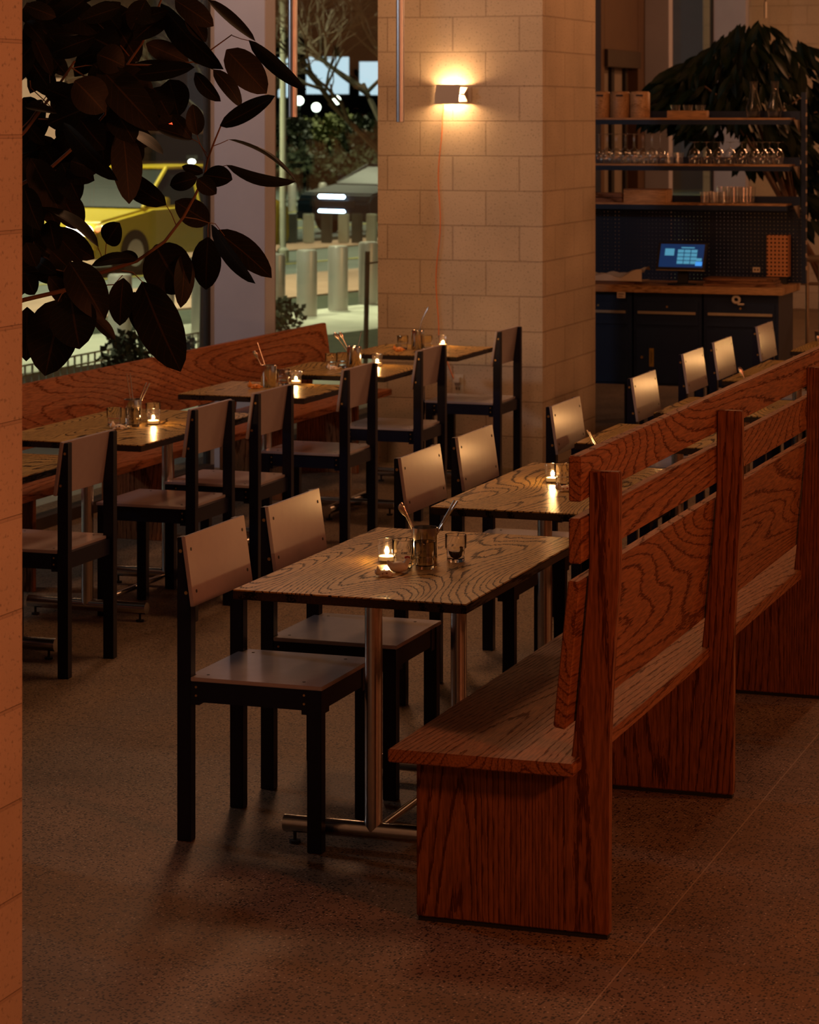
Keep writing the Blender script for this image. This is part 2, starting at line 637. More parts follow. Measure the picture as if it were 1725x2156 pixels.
M['stem'] = mottled('brown stem', (.16, .075, .030), (.22, .11, .045), 20, .7)
M['leaf_b'] = leafmat('umbrella plant leaf', (.003, .011, .003), (.009, .022, .005), (.03, .033, .012), .5, .2)
M['pot'] = mottled('clay pot', (.30, .16, .09), (.34, .19, .11), 8, .8)
M['soil'] = mottled('soil', (.02, .014, .01), (.035, .025, .017), 40, .95)
M['brown'] = mottled('bronze frame', (.10, .055, .030), (.12, .066, .036), 5, .45, metal=.3)
M['darkbrown'] = mottled('dark bronze', (.030, .018, .012), (.036, .022, .014), 5, .5)
M['bronze_panel'] = mottled('grey door film', (.20, .165, .13), (.23, .19, .15), 6, .6)
M['peg'] = perforated('navy pegboard', (.007, .015, .048))
M['paper'] = mottled('baking paper', (.55, .47, .36), (.62, .53, .41), 12, .7)
M['screen'] = plain('screen', (.01, .03, .10), .25, emit=(.01, .06, .22), power=.35)
M['key'] = plain('screen key', (.05, .15, .3), .3, emit=(.10, .42, .62), power=.65)
M['key2'] = plain('screen key bright', (.05, .2, .6), .3, emit=(.06, .35, .95), power=.9)
M['handle'] = plain('brushed handle', (.72, .62, .46), .3, .8)
M['yellow'] = plain('yellow label', (.30, .20, .02), .5)
M['railing'] = mottled('galvanised railing', (.42, .34, .26), (.46, .38, .29), 20, .4, metal=.5)

# ------------------------------------------------------------------ room shell
XW, X1, Y0, Y1, ZC = -6.06, 5.0, -2.5, 28.0, 4.6
g = G().box(XW - .35, X1, Y0, Y1, -.12, 0)
struct(g.build('floor', M['floor']))
struct(G().box(XW - .35, X1 + .2, Y0 - .2, Y1 + .2, ZC, ZC + .15).build('ceiling', M['plaster']))
struct(G().box(X1, X1 + .15, Y0, Y1, 0, ZC).build('wall_right', M['wall']))
struct(G().box(XW - .35, X1, Y0 - .15, Y0, 0, ZC).build('wall_front', M['wall']))


def uvbox(g, x0, x1, y0, y1, z0, z1):
    """box whose faces carry metre UVs (u along the wall, v up)"""
    def q(a, b, c, d, ua, ub):
        g.add([a, b, c, d], [(0, 1, 2, 3)], [[(ua, z0), (ub, z0), (ub, z1), (ua, z1)]])
    q((x0, y0, z0), (x1, y0, z0), (x1, y0, z1), (x0, y0, z1), x0, x1)
    q((x1, y0, z0), (x1, y1, z0), (x1, y1, z1), (x1, y0, z1), x1, x1 + y1 - y0)
    q((x1, y1, z0), (x0, y1, z0), (x0, y1, z1), (x1, y1, z1), x1, x0)
    q((x0, y1, z0), (x0, y0, z0), (x0, y0, z1), (x0, y1, z1), x0 + y1 - y0, x0)
    g.add([(x0, y0, z1), (x1, y0, z1), (x1, y1, z1), (x0, y1, z1)], [(0, 1, 2, 3)], [[(0, 0)] * 4])
    return g


g = G()
uvbox(g, XW - .35, X1, Y1, Y1 + .15, 0, ZC)
struct(g.build('wall_back', M['pillar_near']))
g = G()
uvbox(g, -5.329, -4.318, 14.735, 15.897, 0, ZC)
tag(g.build('pillar', M['pillar']), 'square cream concrete block pillar carrying the lit wall lamp', 'pillar', kind='structure')
g = G()
uvbox(g, -3.75, -2.66, 3.70, 5.11, 0, ZC)
tag(g.build('pillar', M['pillar_near']), 'cream concrete block pillar at the left edge beside the rubber plant', 'pillar', kind='structure')

# window wall: clad mullions, glass bays between them
cols = [-.55, 4.28, 9.11, 13.94, 18.77, 23.60, 26.95]
for i, y in enumerate(cols):
    t = thing('mullion', None, None, (-5.72, y, 0))
    t['kind'] = 'structure'
    G().box(-.34, 0, 0, .15, 0, ZC).build('cladding', M['column'], t, bevel=.004)
    G().box(-.37, -.34, -.03, .19, 0, ZC).build('gasket', M['gasket'], t)
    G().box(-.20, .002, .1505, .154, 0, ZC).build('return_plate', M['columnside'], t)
for i in range(len(cols) - 1):
    a, b = cols[i] + .19, cols[i + 1] - .03
    if i == 4:
        b = 22.05                     # the door stands in this bay
    o = struct(G().box(XW - .012, XW, a, b, .06, ZC).build('window_%d' % (i + 1), M['pane']))
    struct(G().box(XW - .05, XW + .04, a, b, 0, .06).build('trim_%d' % (i + 1), M['darkbrown']))
struct(G().box(XW - .012, XW, 27.14, Y1, .06, ZC).build('window_7', M['pane']))
# bronze door beyond the pillar
d = struct(thing('door_1', None, None, (XW, 22.05, 0)))
G().box(-.05, .12, 1.28, 1.55, 0, ZC).box(-.05, .12, .0, .12, 0, ZC).box(-.05, .12, .12, 1.28, 2.62, ZC).build('door_frame', M['brown'], d, bevel=.004)
G().box(-.03, .15, .12, 1.28, 2.47, 2.62).build('closer_box', M['darkbrown'], d, bevel=.004)
G().box(-.02, .02, .12, .62, 0.02, 2.47).box(-.02, .02, .72, 1.10, 0.02, 2.47).build('door_panel', M['bronze_panel'], d)
G().box(-.03, .05, .62, .72, 0, 2.47).box(-.03, .05, 1.10, 1.16, 0, 2.47).build('stile', M['gasket'], d)
G().box(-.02, .03, 1.16, 1.28, 0, 2.47).build('jamb_panel', M['brown'], d)


# ------------------------------------------------------------------ chairs (built facing +X)
def chair_proto():
    t = thing('dining_chair', '', 'chair', group='grey and navy dining chairs')
    for s in (-1, 1):
        y0, y1 = sorted((s * .2075, s * .1715))
        G().prism([(-.2175, 0), (-.1755, 0), (-.1755, .655), (-.2025, .855), (-.2175, .855)], y0, y1).build('leg', M['navy'], t, bevel=.002)
        G().box(.1755, .2175, y0, y1, 0, .452).build('leg', M['navy'], t, bevel=.002)
    f = G()
    for s in (-1, 1):
        y0, y1 = sorted((s * .2045, s * .1865))
        f.box(-.1750, .1750, y0, y1, .394, .452)
        y0, y1 = sorted((s * .1710, s * .1350))
        f.box(.158, .214, *sorted((s * .2045, s * .1350)), .382, .452)
        f.box(-.1750, -.150, *sorted((s * .2045, s * .165)), .386, .452)
    f.box(.192, .212, -.171, .171, .394, .452).box(-.205, -.185, -.171, .171, .394, .452)
    f.build('seat_frame', M['navy'], t)
    G().prism([(-.1745, -.2105), (.2215, -.2105), (.2215, .2105), (-.1745, .2105), (-.1745, .1700), (-.190, .1700), (-.190, -.1700), (-.1745, -.1700)],
              .4525, .4640, 'z').build('seat', M['seat'], t, bevel=.0015)
    # backrest lies on the sloping fronts of the posts
    a, b = Vector((-.2018, 0, .857)), Vector((-.1735, 0, .662))
    ax = (b - a).normalized()
    n = Vector((-ax.z, 0, ax.x))
    if n.x < 0:
        n = -n
    c = (a + b) / 2 + n * .0062
    G().obox(c, ax * (b - a).length / 2, Vector((0, .2145, 0)), n * .006).build('backrest', M['panel'], t, bevel=.0012)
    back = [c_ for c_ in t.children if c_.name.startswith('backrest')][0]
    seat = [c_ for c_ in t.children if c_.name.startswith('seat') and not c_.name.startswith('seat_frame')][0]
    frame = [c_ for c_ in t.children if c_.name.startswith('seat_frame')][0]
    legs = [c_ for c_ in t.children if c_.name.startswith('leg')]
    for s in (-1, 1):
        for fr in (.2, .8):
            p = a.lerp(b, fr) + n * .012
            G().cyl(p + Vector((0, s * .186, 0)), p + Vector((0, s * .186, 0)) + n * .0012, .0050, seg=10).build('black_screw', M['hole'], back)
            q = a.lerp(b, fr) - n * .010
            G().cyl((q.x, s * .2070, q.z), (q.x, s * .2095, q.z), .0052, seg=10).build('brass_screw', M['brass'], legs[0 if s < 0 else 2])
        for x in (.150, -.140):
            G().cyl((x, s * .165, .4638), (x, s * .165, .4650), .0045, seg=10).build('black_screw', M['hole'], seat)
        for x in (-.16, .166):
            for z in (.412, .436):
                G().cyl((x, s * .204, z), (x, s * .2062, z), .0035, seg=8).build('brass_screw', M['brass'], frame)
    return t


CH = chair_proto()
A_ROW = [(-2.862, 7.058, 'grey and navy chair nearest the camera, at the front table facing the oak bench'),
         (-2.858, 7.665, 'grey and navy chair at the front table, the one farther from the camera'),
         (-2.860, 8.880, 'grey and navy chair at the second table along the bench, its nearer seat'),
         (-2.858, 9.505, 'grey and navy chair at the second table along the bench, its farther seat'),
         (-2.820, 10.62, 'grey and navy chair in front of the block pillar corner, facing the oak bench'),
         (-2.800, 11.86, 'grey and navy chair before the left cabinet, facing the oak bench'),
         (-2.864, 13.12, 'left of two chairs close together before the middle cabinet, back shining'),
         (-2.870, 13.84, 'right of two chairs close together, a bright candle glint on its back'),
         (-2.872, 14.95, 'grey and navy chair farthest along the bench, its back before the right cabinet')]
B_ROW = [(-4.553, 8.890, 'grey and navy chair facing the window, beside the left block pillar'),
         (-4.556, 10.035, 'grey and navy chair facing the window at the long table, nearer seat'),
         (-4.552, 10.690, 'grey and navy chair facing the window at the long table, farther seat'),
         (-4.560, 11.80, 'grey and navy chair at the table with the orange ornament and leaning spoons'),
         (-4.562, 12.86, 'grey and navy chair at the table just before the pillar table, facing window'),
         (-4.545, 14.15, 'grey and navy chair against the block pillar under the wall lamp')]
for i, (x, y, lab) in enumerate(A_ROW):
    if i == 0:
        CH.location = (x, y, 0)
        CH['label'] = lab
    else:
        dup(CH, (x, y, 0), 0, lab)
for x, y, lab in B_ROW:
    dup(CH, (x, y, 0), math.pi, lab)


# ------------------------------------------------------------------ tables
TH = .74


def table(label, x0, x1, y0, y1, posts, group):
    cx, cy = (x0 + x1) / 2, (y0 + y1) / 2
    t = thing('cafe_table', label, 'table', (cx, cy, 0), 0, group)
    hx, hy = (x1 - x0) / 2, (y1 - y0) / 2
    G().box(-hx, hx, -hy, hy, TH - .004, TH).build('tabletop', M['table'], t, bevel=.0015)
    G().box(-hx, hx, -hy, hy, TH - .027, TH - .0042).build('edge_band', M['edge'], t, bevel=.0015)
    G().box(-.09, .09, -hy + .06, hy - .06, TH - .033, TH - .0271).build('under_plate', M['black'], t)
    gl = []
    if posts == 2:
        py = hy - .205
        for s in (-1, 1):
            G().cyl((0, s * py, .055), (0, s * py, TH - .033), .0245, seg=28).build('post', M['steel'], t, smooth=True)
            G().cyl((-.265, s * py, .055), (.265, s * py, .055), .0245, seg=24).build('foot_tube', M['steel'], t, smooth=True)
            gl += [(-.235, s * py), (.235, s * py)]
        G().cyl((0, -py, .050), (0, py, .050), .012, seg=16).build('tie_tube', M['steel'], t, smooth=True)
    else:
        G().cyl((0, 0, .055), (0, 0, TH - .033), .0245, seg=28).build('post', M['steel'], t, smooth=True)
        G().cyl((-.265, 0, .055), (.265, 0, .055), .0245, seg=24).build('foot_tube', M['steel'], t, smooth=True)
        G().cyl((0, -.285, .0545), (0, .285, .0545), .0240, seg=24).build('foot_tube', M['steel'], t, smooth=True)
        gl += [(-.235, 0), (.235, 0), (0, -.25), (0, .25)]
    for x, y in gl:
        G().cyl((x, y, 0), (x, y, .008), .016, seg=14).cyl((x, y, .008), (x, y, .034), .005, seg=8).build('glide', M['rubber'], t)
    return t


GA, GB = 'oak tables along the bench', 'oak tables along the window banquette'
table('long oak table nearest the camera beside the wooden bench', -2.860, -2.185, 6.735, 7.905, 2, GA)
table('long oak table second from the camera along the bench', -2.845, -2.170, 8.380, 9.575, 2, GA)
table('small oak table third along the bench, its left corner near the pillar', -2.860, -2.185, 10.21, 10.91, 1, GA)
table('small oak table fourth along the bench, a thin stick leaning above it', -2.822, -2.160, 11.36, 12.06, 1, GA)
table('long oak table fifth along the bench with two spoon heads above it', -2.850, -2.180, 12.86, 14.02, 2, GA)
table('small oak table beside the farthest chair of the bench row', -2.850, -2.180, 14.60, 15.28, 1, GA)
table('oak table at the far end of the bench with white straws', -2.850, -2.180, 15.75, 16.40, 1, GA)
table('oak table partly hidden by the left pillar, beside the window banquette', -5.130, -4.470, 8.05, 9.19, 2, GB)
table('long oak table at the banquette with two pairs of straws in its cup', -5.125, -4.455, 9.565, 10.76, 2, GB)
table('small oak table at the banquette with the orange ornament', -5.120, -4.485, 11.40, 12.04, 1, GB)
table('small oak table at the banquette in line with the end of its backrest', -5.120, -4.475, 12.47, 13.12, 1, GB)
table('small oak table against the block pillar', -5.120, -4.480, 13.655, 14.30, 1, GB)


# ------------------------------------------------------------------ long oak bench
def bench():
    t = thing('oak_bench', 'long reddish oak bench with slatted back and plank supports', 'bench', (-1.95, 6.29, 0))
    def P(x, y):
        return x + 1.95, y - 6.29
    yend = 16.35
    prof = [(-2.200, .012), (-1.697, .012), (-1.695, .495), (-1.686, .683), (-1.680, .778), (-1.673, .860), (-1.670, .920), (-1.670, 1.160),
            (-1.747, 1.160), (-1.747, .925), (-1.752, .850), (-1.7695, .66), (-1.791, .458), (-1.800, .4155), (-2.200, .4155)]
    prof = [(x + 1.95, z) for x, z in prof]
    for y in (6.37, 7.811, 9.25, 10.69, 12.13, 13.57, 15.01, 16.2):
        G().prism(prof, y - 6.29, y - 6.29 + .034).build('plank_support', M['bench_up'], t, bevel=.003)
        G().prism([(prof[0][0] + .004, 0), (prof[1][0] - .004, 0), (prof[1][0] - .004, .0125), (prof[0][0] + .004, .0125)], y - 6.285, y - 6.29 + .029).build('foot_pad', M['rubber'], t)
    G().box(-2.249 + 1.95, -1.7665 + 1.95, 0, yend - 6.29, .416, .449).build('seat', M['bench'], t, bevel=.003)
    G().box(-1.778 + 1.95, -1.7475 + 1.95, .005, yend - 6.29, 1.093, 1.205).build('top_rail', M['bench'], t, bevel=.003)
    G().box(-1.778 + 1.95, -1.7475 + 1.95, .005, yend - 6.29, .941, 1.052).build('middle_rail', M['bench'], t, bevel=.003)
    G().prism([(-1.7795 + 1.95, .899), (-1.7525 + 1.95, .896), (-1.7870 + 1.95, .531), (-1.8180 + 1.95, .536)], .005, yend - 6.29).build('back_panel', M['bench'], t, bevel=.003)
    return t


bench()


def banquette():
    t = thing('window_banquette', 'long red oak banquette with a plank backrest under the windows', 'banquette', (-5.4, 5.5, 0))
    y1 = 14.62 - 5.5
    yb = 14.30 - 5.5
    G().box(-.24, .20, 0, y1, .413, .448).build('seat', M['banquette'], t, bevel=.003)
    G().prism([(-.118, .850), (-.090, .850), (-.050, .570), (-.078, .570)], 0, yb).build('backrest', M['banquette'], t, bevel=.002)
    for y in (.4, 1.84, 3.28, 4.72, 6.16, 7.60, 8.72):
        G().prism([(-.24, .0), (.13, 0), (.13, .4125), (-.24, .4125)], y, y + .034).build('plank_support', M['bench_up'], t, bevel=.002)
        G().prism([(-.235, .4485), (-.16, .4485), (-.120, .80), (-.165, .80)], y, y + .034).build('back_post', M['bench_up'], t, bevel=.002)
    return t


banquette()

# ------------------------------------------------------------------ table ware
CUPR = .038


def make_cup():
    t = thing('steel_cup', '', 'cup')
    G().lathe([(.001, .0), (CUPR - .002, 0), (CUPR, .003), (CUPR, .103), (CUPR - .0015, .1045), (CUPR - .003, .103), (CUPR - .003, .004), (.001, .004)], 36).build('body', M['cup'], t, smooth=True)
    return t


def make_tumbler():
    t = thing('glass_tumbler', '', 'glass')
    prof = [(.001, 0), (.0245, 0), (.0262, .003), (.0268, .030), (.0272, .033), (.0306, .037), (.0312, .041), (.0315, .0775), (.0308, .0785),
            (.0296, .0775), (.0294, .042), (.0255, .036), (.0248, .012), (.022, .009), (.001, .009)]
    G().lathe(prof, 32).build('bowl', M['thick'], t, smooth=True)
    return t


def make_candle():
    t = thing('candle_glass', '', 'candle')
    prof = [(.001, 0), (.024, 0), (.0255, .002), (.0285, .064), (.0278, .0655), (.0268, .064), (.0240, .006), (.001, .006)]
    G().lathe(prof, 32).build('glass_holder', M['glass'], t, smooth=True)
    w = G().lathe([(.001, .0062), (.0238, .0062), (.0246, .017), (.020, .0185), (.001, .018)], 24).build('wax', M['wax'], t, smooth=True)
    G().cyl((0, 0, .018), (0, 0, .024), .0008, seg=6).build('wick', M['black'], t)
    G().lathe([(.0003, .0215), (.0026, .0235), (.0032, .026), (.0022, .030), (.0004, .0335)], 12).build('flame', M['flame'], t, smooth=True)
    return t


PROTO = {'cup': make_cup(), 'tumbler': make_tumbler(), 'candle': make_candle()}
_used = set()
GRP = {'cup': 'steel cutlery cups on the tables', 'tumbler': 'glass tumblers on the tables', 'candle': 'candles in glasses on the tables'}


def ware(kind, x, y, label, z=TH):
    p = PROTO[kind]
    if kind in _used:
        o = dup(p, (x, y, z), random.uniform(0, 6), label, GRP[kind])
    else:
        _used.add(kind)
        o = p
        o.location = (x, y, z)
        o['label'] = label
        o['group'] = GRP[kind]
    if kind == 'candle':
        lamp('candle_light', (x, y, z + .030), CANDLE_W, (1, .50, .17), .006)
    return o


CANDLE_W = 2.4


def stick(kind, cx, cy, tip, label, z=TH, off=(0, 0)):
    """a straw, chopstick or spoon that leans in a cup at (cx, cy); tip is its upper end (dx along the view's right, height)"""
    dx, dy, h = tip
    a = Vector((cx - dx * .16 + off[0], cy - dy * .16 + off[1], z + .006))
    b = Vector((cx + dx, cy + dy, z + h))
    t = tag(bpy.data.objects.new('x', None), None, None)
    bpy.data.objects.remove(t)
    if kind == 'straw':
        g = G().sweep([a, b], .0028, 10)
        o = g.build('metal_straw', M['cutlery'], None, smooth=True)
        return tag(o, label, 'straw', 'straws and spoons in the cups')
    if kind == 'bent':
        m = a.lerp(b, .62)
        m += Vector((-.012, -.003, .012))
        o = G().sweep([a, a.lerp(m, .5), m, b], .0030, 10).build('bent_straw', M['cutlery'], None, smooth=True)
        return tag(o, label, 'straw', 'straws and spoons in the cups')
    # spoon, bowl upward
    ax = (b - a).normalized()
    rt = Vector((CA, SA, 0))
    rt = (rt - ax * rt.dot(ax)).normalized()
    nn = ax.cross(rt)
    g = G()
    L0 = (b - a).length
    vs, fs, seg = [], [], 12
    rows = [(0, .0022, .0012), (.55, .0024, .0012), (.78, .0022, .0012), (.82, .0055, .0014), (.88, .0098, .0020), (.94, .0105, .0022), (.985, .0070, .0016), (1, .0015, .0010)]
    for tt, w, th in rows:
        c = a + ax * L0 * tt
        for k in range(seg):
            an = 2 * math.pi * k / seg
            vs.append(c + rt * math.cos(an) * w + nn * math.sin(an) * th)
    for i in range(len(rows) - 1):
        for k in range(seg):
            k2 = (k + 1) % seg
            fs.append((i * seg + k, i * seg + k2, (i + 1) * seg + k2, (i + 1) * seg + k))
    fs.append(tuple(range(seg - 1, -1, -1)))
    fs.append(tuple((len(rows) - 1) * seg + k for k in range(seg)))
    g.add(vs, fs)
    o = g.build('metal_spoon', M['cutlery'], None, smooth=True)
    return tag(o, label, 'spoon', 'straws and spoons in the cups')


def bird(x, y, rz, s, label, z=TH, stripes=False):
    t = thing('ceramic_bird', label, 'ornament', (x, y, z), rz)
    g = G()
    g.ball((0, 0, .017 * s), .030 * s, .0165 * s, .017 * s)
    g.sweep([(-.016 * s, 0, .018 * s), (-.028 * s, 0, .027 * s), (-.035 * s, 0, .036 * s)], [.013 * s, .009 * s, .003 * s], 12)
    g.sweep([(.016 * s, 0, .018 * s), (.024 * s, 0, .030 * s), (.028 * s, 0, .040 * s), (.029 * s, 0, .046 * s)], [.012 * s, .009 * s, .0085 * s, .003 * s], 12)
    g.sweep([(.033 * s, 0, .039 * s), (.042 * s, 0, .037 * s)], [.004 * s, .0005 * s], 8)
    g.build('body', M['ceramic'], t, smooth=True)
    c = G()
    for k in range(3):
        c.ball((.022 * s + .005 * s * k, 0, .047 * s - .0012 * s * abs(k - 1)), .0035 * s, .0022 * s, .0045 * s, seg=8, rings=6)
    c.build('comb', M['red'], t, smooth=True)
    if stripes:
        q = G()
        for k in range(4):
            q.box((-.012 + .008 * k) * s, (-.008 + .008 * k) * s, -.0172 * s, -.0150 * s, .012 * s, .023 * s)
        q.build('wing_stripe', M['darkglaze'], t)
    return t


def cat(x, y, rz, s, label, m='ceramic', spot='spot', z=TH):
    t = thing('ceramic_cat', label, 'ornament', (x, y, z), rz)
    g = G()
    g.ball((.004 * s, 0, .010 * s), .027 * s, .014 * s, .0125 * s)
    g.ball((-.022 * s, 0, .017 * s), .0115 * s, .0115 * s, .0125 * s, seg=14, rings=8)
    for q in (-1, 1):
        g.sweep([(-.022 * s, q * .006 * s, .024 * s), (-.023 * s, q * .009 * s, .036 * s)], [.005 * s, .0006 * s], 8)
        g.ball((-.012 * s, q * .011 * s, .004 * s), .007 * s, .005 * s, .004 * s, seg=8, rings=6)
        g.ball((.020 * s, q * .011 * s, .004 * s), .007 * s, .005 * s, .004 * s, seg=8, rings=6)
    g.sweep([(.028 * s, 0, .008 * s), (.036 * s, .006 * s, .008 * s), (.036 * s, .016 * s, .007 * s)], [.004 * s, .0035 * s, .002 * s], 8)
    g.build('body', M[m], t, smooth=True)
    c = G()
    for (px, py, pz, r) in ((.010, -.0118, .014, .004), (-.004, -.0125, .012, .003), (.016, .004, .0205, .0045), (.0, .006, .0215, .004), (-.0295, -.005, .022, .003)):
        c.ball((px * s, py * s, pz * s), r * s, r * .8 * s, r * .7 * s, seg=8, rings=6)
    c.build('spot', M[spot], t, smooth=True)
    return t


# front table
ware('candle', -2.612, 7.300, 'lit candle in a glass on the front table')
ware('tumbler', -2.541, 7.238, 'empty glass tumbler between the candle and the steel cup, front table')
ware('tumbler', -2.470, 7.228, 'empty glass tumbler right before the steel cup, front table')
ware('tumbler', -2.425, 7.375, 'glass tumbler with a small ceramic bird in it, front table')
ware('cup', -2.503, 7.322, 'brushed steel cutlery cup on the front table')
stick('straw', -2.503, 7.322, (.090, .005, .185), 'left of two thin steel sticks leaning right in the front cup', off=(.002, .006))
stick('straw', -2.503, 7.322, (.097, .012, .182), 'right of two thin steel sticks leaning right in the front cup', off=(.003, -.008))
stick('spoon', -2.503, 7.322, (-.070, -.020, .170), 'steel spoon leaning left in the front cup, the nearer one', off=(0, .004))
stick('straw', -2.503, 7.322, (-.066, -.016, .174), 'thin steel stick leaning left beside the spoon in the front cup', off=(.004, -.006))
bird(-2.425, 7.375, R(10), .62, 'white ceramic bird with dark stripes inside a tumbler', TH + .0095, True)
bird(-2.520, 7.142, R(20), .92, 'white ceramic bird with a red comb on the front table')
cat(-2.535, 7.062, R(15), .82, 'white spotted ceramic cat nearest the camera on the front table')
# second table
ware('candle', -2.622, 9.075, 'lit candle in a glass on the second table')
ware('tumbler', -2.560, 8.995, 'glass tumbler beside the candle on the second table')
ware('cup', -2.440, 9.20, 'steel cutlery cup on the second table, behind the bench rail')
stick('straw', -2.440, 9.20, (-.085, -.02, .178), 'left stick leaning left in the second table cup, tip above the rail end')
stick('straw', -2.440, 9.20, (-.076, -.02, .172), 'right stick leaning left in the second table cup, tip above the rail end', off=(.004, .006))
cat(-2.520, 8.868, R(20), .95, 'white ceramic cat with a red dot by the rail end, second table', spot='red')
# third to seventh tables
for (x, y, n, st) in ((-2.47, 10.55, 'third', [('straw', (.060, .010, .165))]),
                      (-2.45, 11.75, 'fourth', [('spoon', (-.075, .0, .175)), ('straw', (.05, .02, .150))]),
                      (-2.46, 13.45, 'fifth', [('spoon', (-.022, .0, .185)), ('spoon', (.012, .01, .182)), ('straw', (.085, .02, .175))]),
                      (-2.50, 14.95, 'sixth', [('straw', (.03, .01, .150))]),
                      (-2.50, 16.05, 'farthest', [('straw', (-.012, 0, .188)), ('straw', (.014, 0, .186))])):
    ware('cup', x, y, 'steel cutlery cup on the %s table of the bench row' % n)
    ware('candle', x - .10, y - .05, 'lit candle in a glass on the %s table of the bench row' % n)
    for k, (kd, tip) in enumerate(st):
        side = ('left', 'right', 'rightmost')[k] if len(st) > 1 else 'single'
        stick(kd, x, y, tip, '%s %s in the cup on the %s table of the bench row' % (side, 'spoon' if kd == 'spoon' else 'straw', n), off=(0, .006 * k))
# banquette tables
ware('tumbler', -4.835, 10.115, 'glass tumbler left of the cup, long banquette table')
ware('tumbler', -4.755, 10.130, 'glass tumbler right before the cup, long banquette table')
ware('tumbler', -4.755, 10.330, 'glass tumbler behind the candle, long banquette table')
ware('candle', -4.705, 10.225, 'lit candle in a glass on the long banquette table')
ware('cup', -4.800, 10.225, 'steel cutlery cup with four straws, long banquette table')
cat(-4.770, 10.015, R(10), 1.0, 'white striped ceramic cat on the long banquette table', spot='darkglaze')
stick('straw', -4.800, 10.225, (-.025, -.010, .213), 'leftmost straw standing up in the long banquette table cup')
stick('straw', -4.800, 10.225, (-.010, -.008, .214), 'second straw from left standing up in the long banquette table cup', off=(.01, 0))
stick('straw', -4.800, 10.225, (.058, .010, .175), 'left of two straws leaning right, long banquette table cup')
stick('straw', -4.800, 10.225, (.070, .018, .172), 'right of two straws leaning right, long banquette table cup', off=(0, .008))
ware('cup', -4.840, 11.84, 'steel cutlery cup on the table with the orange ornament')
ware('tumbler', -4.800, 11.93, 'glass tumbler beside the cup on the table with the orange ornament')
ware('candle', -4.755, 11.98, 'lit candle on the table with the orange ornament')
cat(-4.870, 11.735, R(20), 1.05, 'orange ceramic cat beside the steel cup', 'orange', 'spot')
stick('straw', -4.840, 11.84, (-.055, -.01, .212), 'pale straw standing in the cup by the orange ornament', off=(.004, 0))
stick('spoon', -4.840, 11.84, (-.070, -.02, .172), 'dark spoon leaning left in the cup by the orange ornament', off=(0, .008))
ware('tumbler', -4.885, 12.80, 'glass tumbler left of the cup before the pillar table')
ware('tumbler', -4.845, 12.86, 'second glass tumbler from left on the table before the pillar table')
ware('cup', -4.810, 12.94, 'steel cutlery cup on the table before the pillar table')
ware('candle', -4.705, 13.00, 'lit candle on the table just before the pillar table')
stick('spoon', -4.810, 12.94, (-.105, -.02, .175), 'left spoon leaning left on the table before the pillar table')
stick('spoon', -4.810, 12.94, (-.080, -.01, .178), 'right spoon leaning left on the table before the pillar table', off=(0, .008))
stick('straw', -4.810, 12.94, (.035, .01, .182), 'copper lit straw leaning right on the table before the pillar table')
cat(-4.855, 12.74, R(15), .9, 'white ceramic cat before the tumblers on the table before the pillar table')
ware('tumbler', -4.905, 13.97, 'glass tumbler at the left on the pillar table')
ware('tumbler', -4.780, 14.02, 'glass tumbler at the right on the pillar table')
ware('candle', -4.745, 14.20, 'lit candle on the pillar table')
ware('cup', -4.835, 14.03, 'steel cutlery cup on the pillar table')
stick('bent', -4.835, 14.03, (.055, .02, .235), 'bent glass-like straw leaning right on the pillar table')
cat(-4.895, 13.87, R(20), 1.0, 'orange ceramic cat on the pillar table', 'orange', 'spot')

# ------------------------------------------------------------------ pillar lamp, cord, outlet
t = thing('wall_lamp', 'small grey box lamp lit on the block pillar', 'lamp', (-4.857, 14.735, 2.168))
G().box(-.075, .112, -.012, 0, -.042, .042).build('wall_plate', M['sconce'], t, bevel=.001)
for s in (1,):
    G().prism([(-.012, -.042), (-.012, .042), (-.078, .004), (-.078, -.004)], .088, .090, 'x').build('side_bracket', M['sconce'], t)
    G().prism([(-.012, -.042), (-.012, .042), (-.075, .006), (-.075, -.006)], -.086, -.084, 'x').build('side_bracket', M['sconce'], t)
sh = G()
a = R(7)
ux, uz = Vector((math.cos(a), 0, -math.sin(a) * .0)), Vector((math.sin(a), 0, math.cos(a)))
sh.obox((-.012, -.082, 0), ux * .076, Vector((0, .0012, 0)), uz * .057)
sh.build('front_shade', M['sconce'], t, bevel=.0008)
G().cyl((-.083, -.040, 0), (-.052, -.040, 0), .007, seg=12).cyl((.052, -.040, 0), (.087, -.040, 0), .007, seg=12).build('lamp_holder', M['sconce_in'], t)
G().cyl((-.050, -.040, 0), (.050, -.040, 0), .0075, seg=12).build('bulb', M['bulb'], t)
pts = []
for i in range(41):
    k = i / 40
    z = 2.150 - k * (2.150 - .50)
    x = -4.945 + .012 * math.sin(k * 17) * (1 - .3 * k) + .010 * math.sin(k * 5 + 1)
    if k < .08:
        x += (.08 - k) * .25
    if k > .85:
        x += (k - .85) / .15 * .105
    pts.append((x, 14.725 - .006 * math.sin(k * 9) ** 2, z))
WL = bpy.data.objects['wall_lamp']
G().sweep([Vector(q_) - Vector(WL.location) for q_ in pts], .0032, 8).build('cord', M['cord'], WL, smooth=True)['label'] = 'orange cable running down the block pillar'
t = thing('wall_outlet', 'cream wall outlet low on the block pillar', 'outlet', (-4.830, 14.735, .478))
G().box(-.035, .035, -.006, 0, -.057, .057).build('cover_plate', M['white'], t, bevel=.002)
G().box(-.018, .018, -.032, -.006, .008, .042).build('plug', M['white'], t, bevel=.003)
G().box(-.010, -.006, -.007, -.0058, -.034, -.018).box(.006, .010, -.007, -.0058, -.034, -.018).build('socket_slot', M['hole'], t)

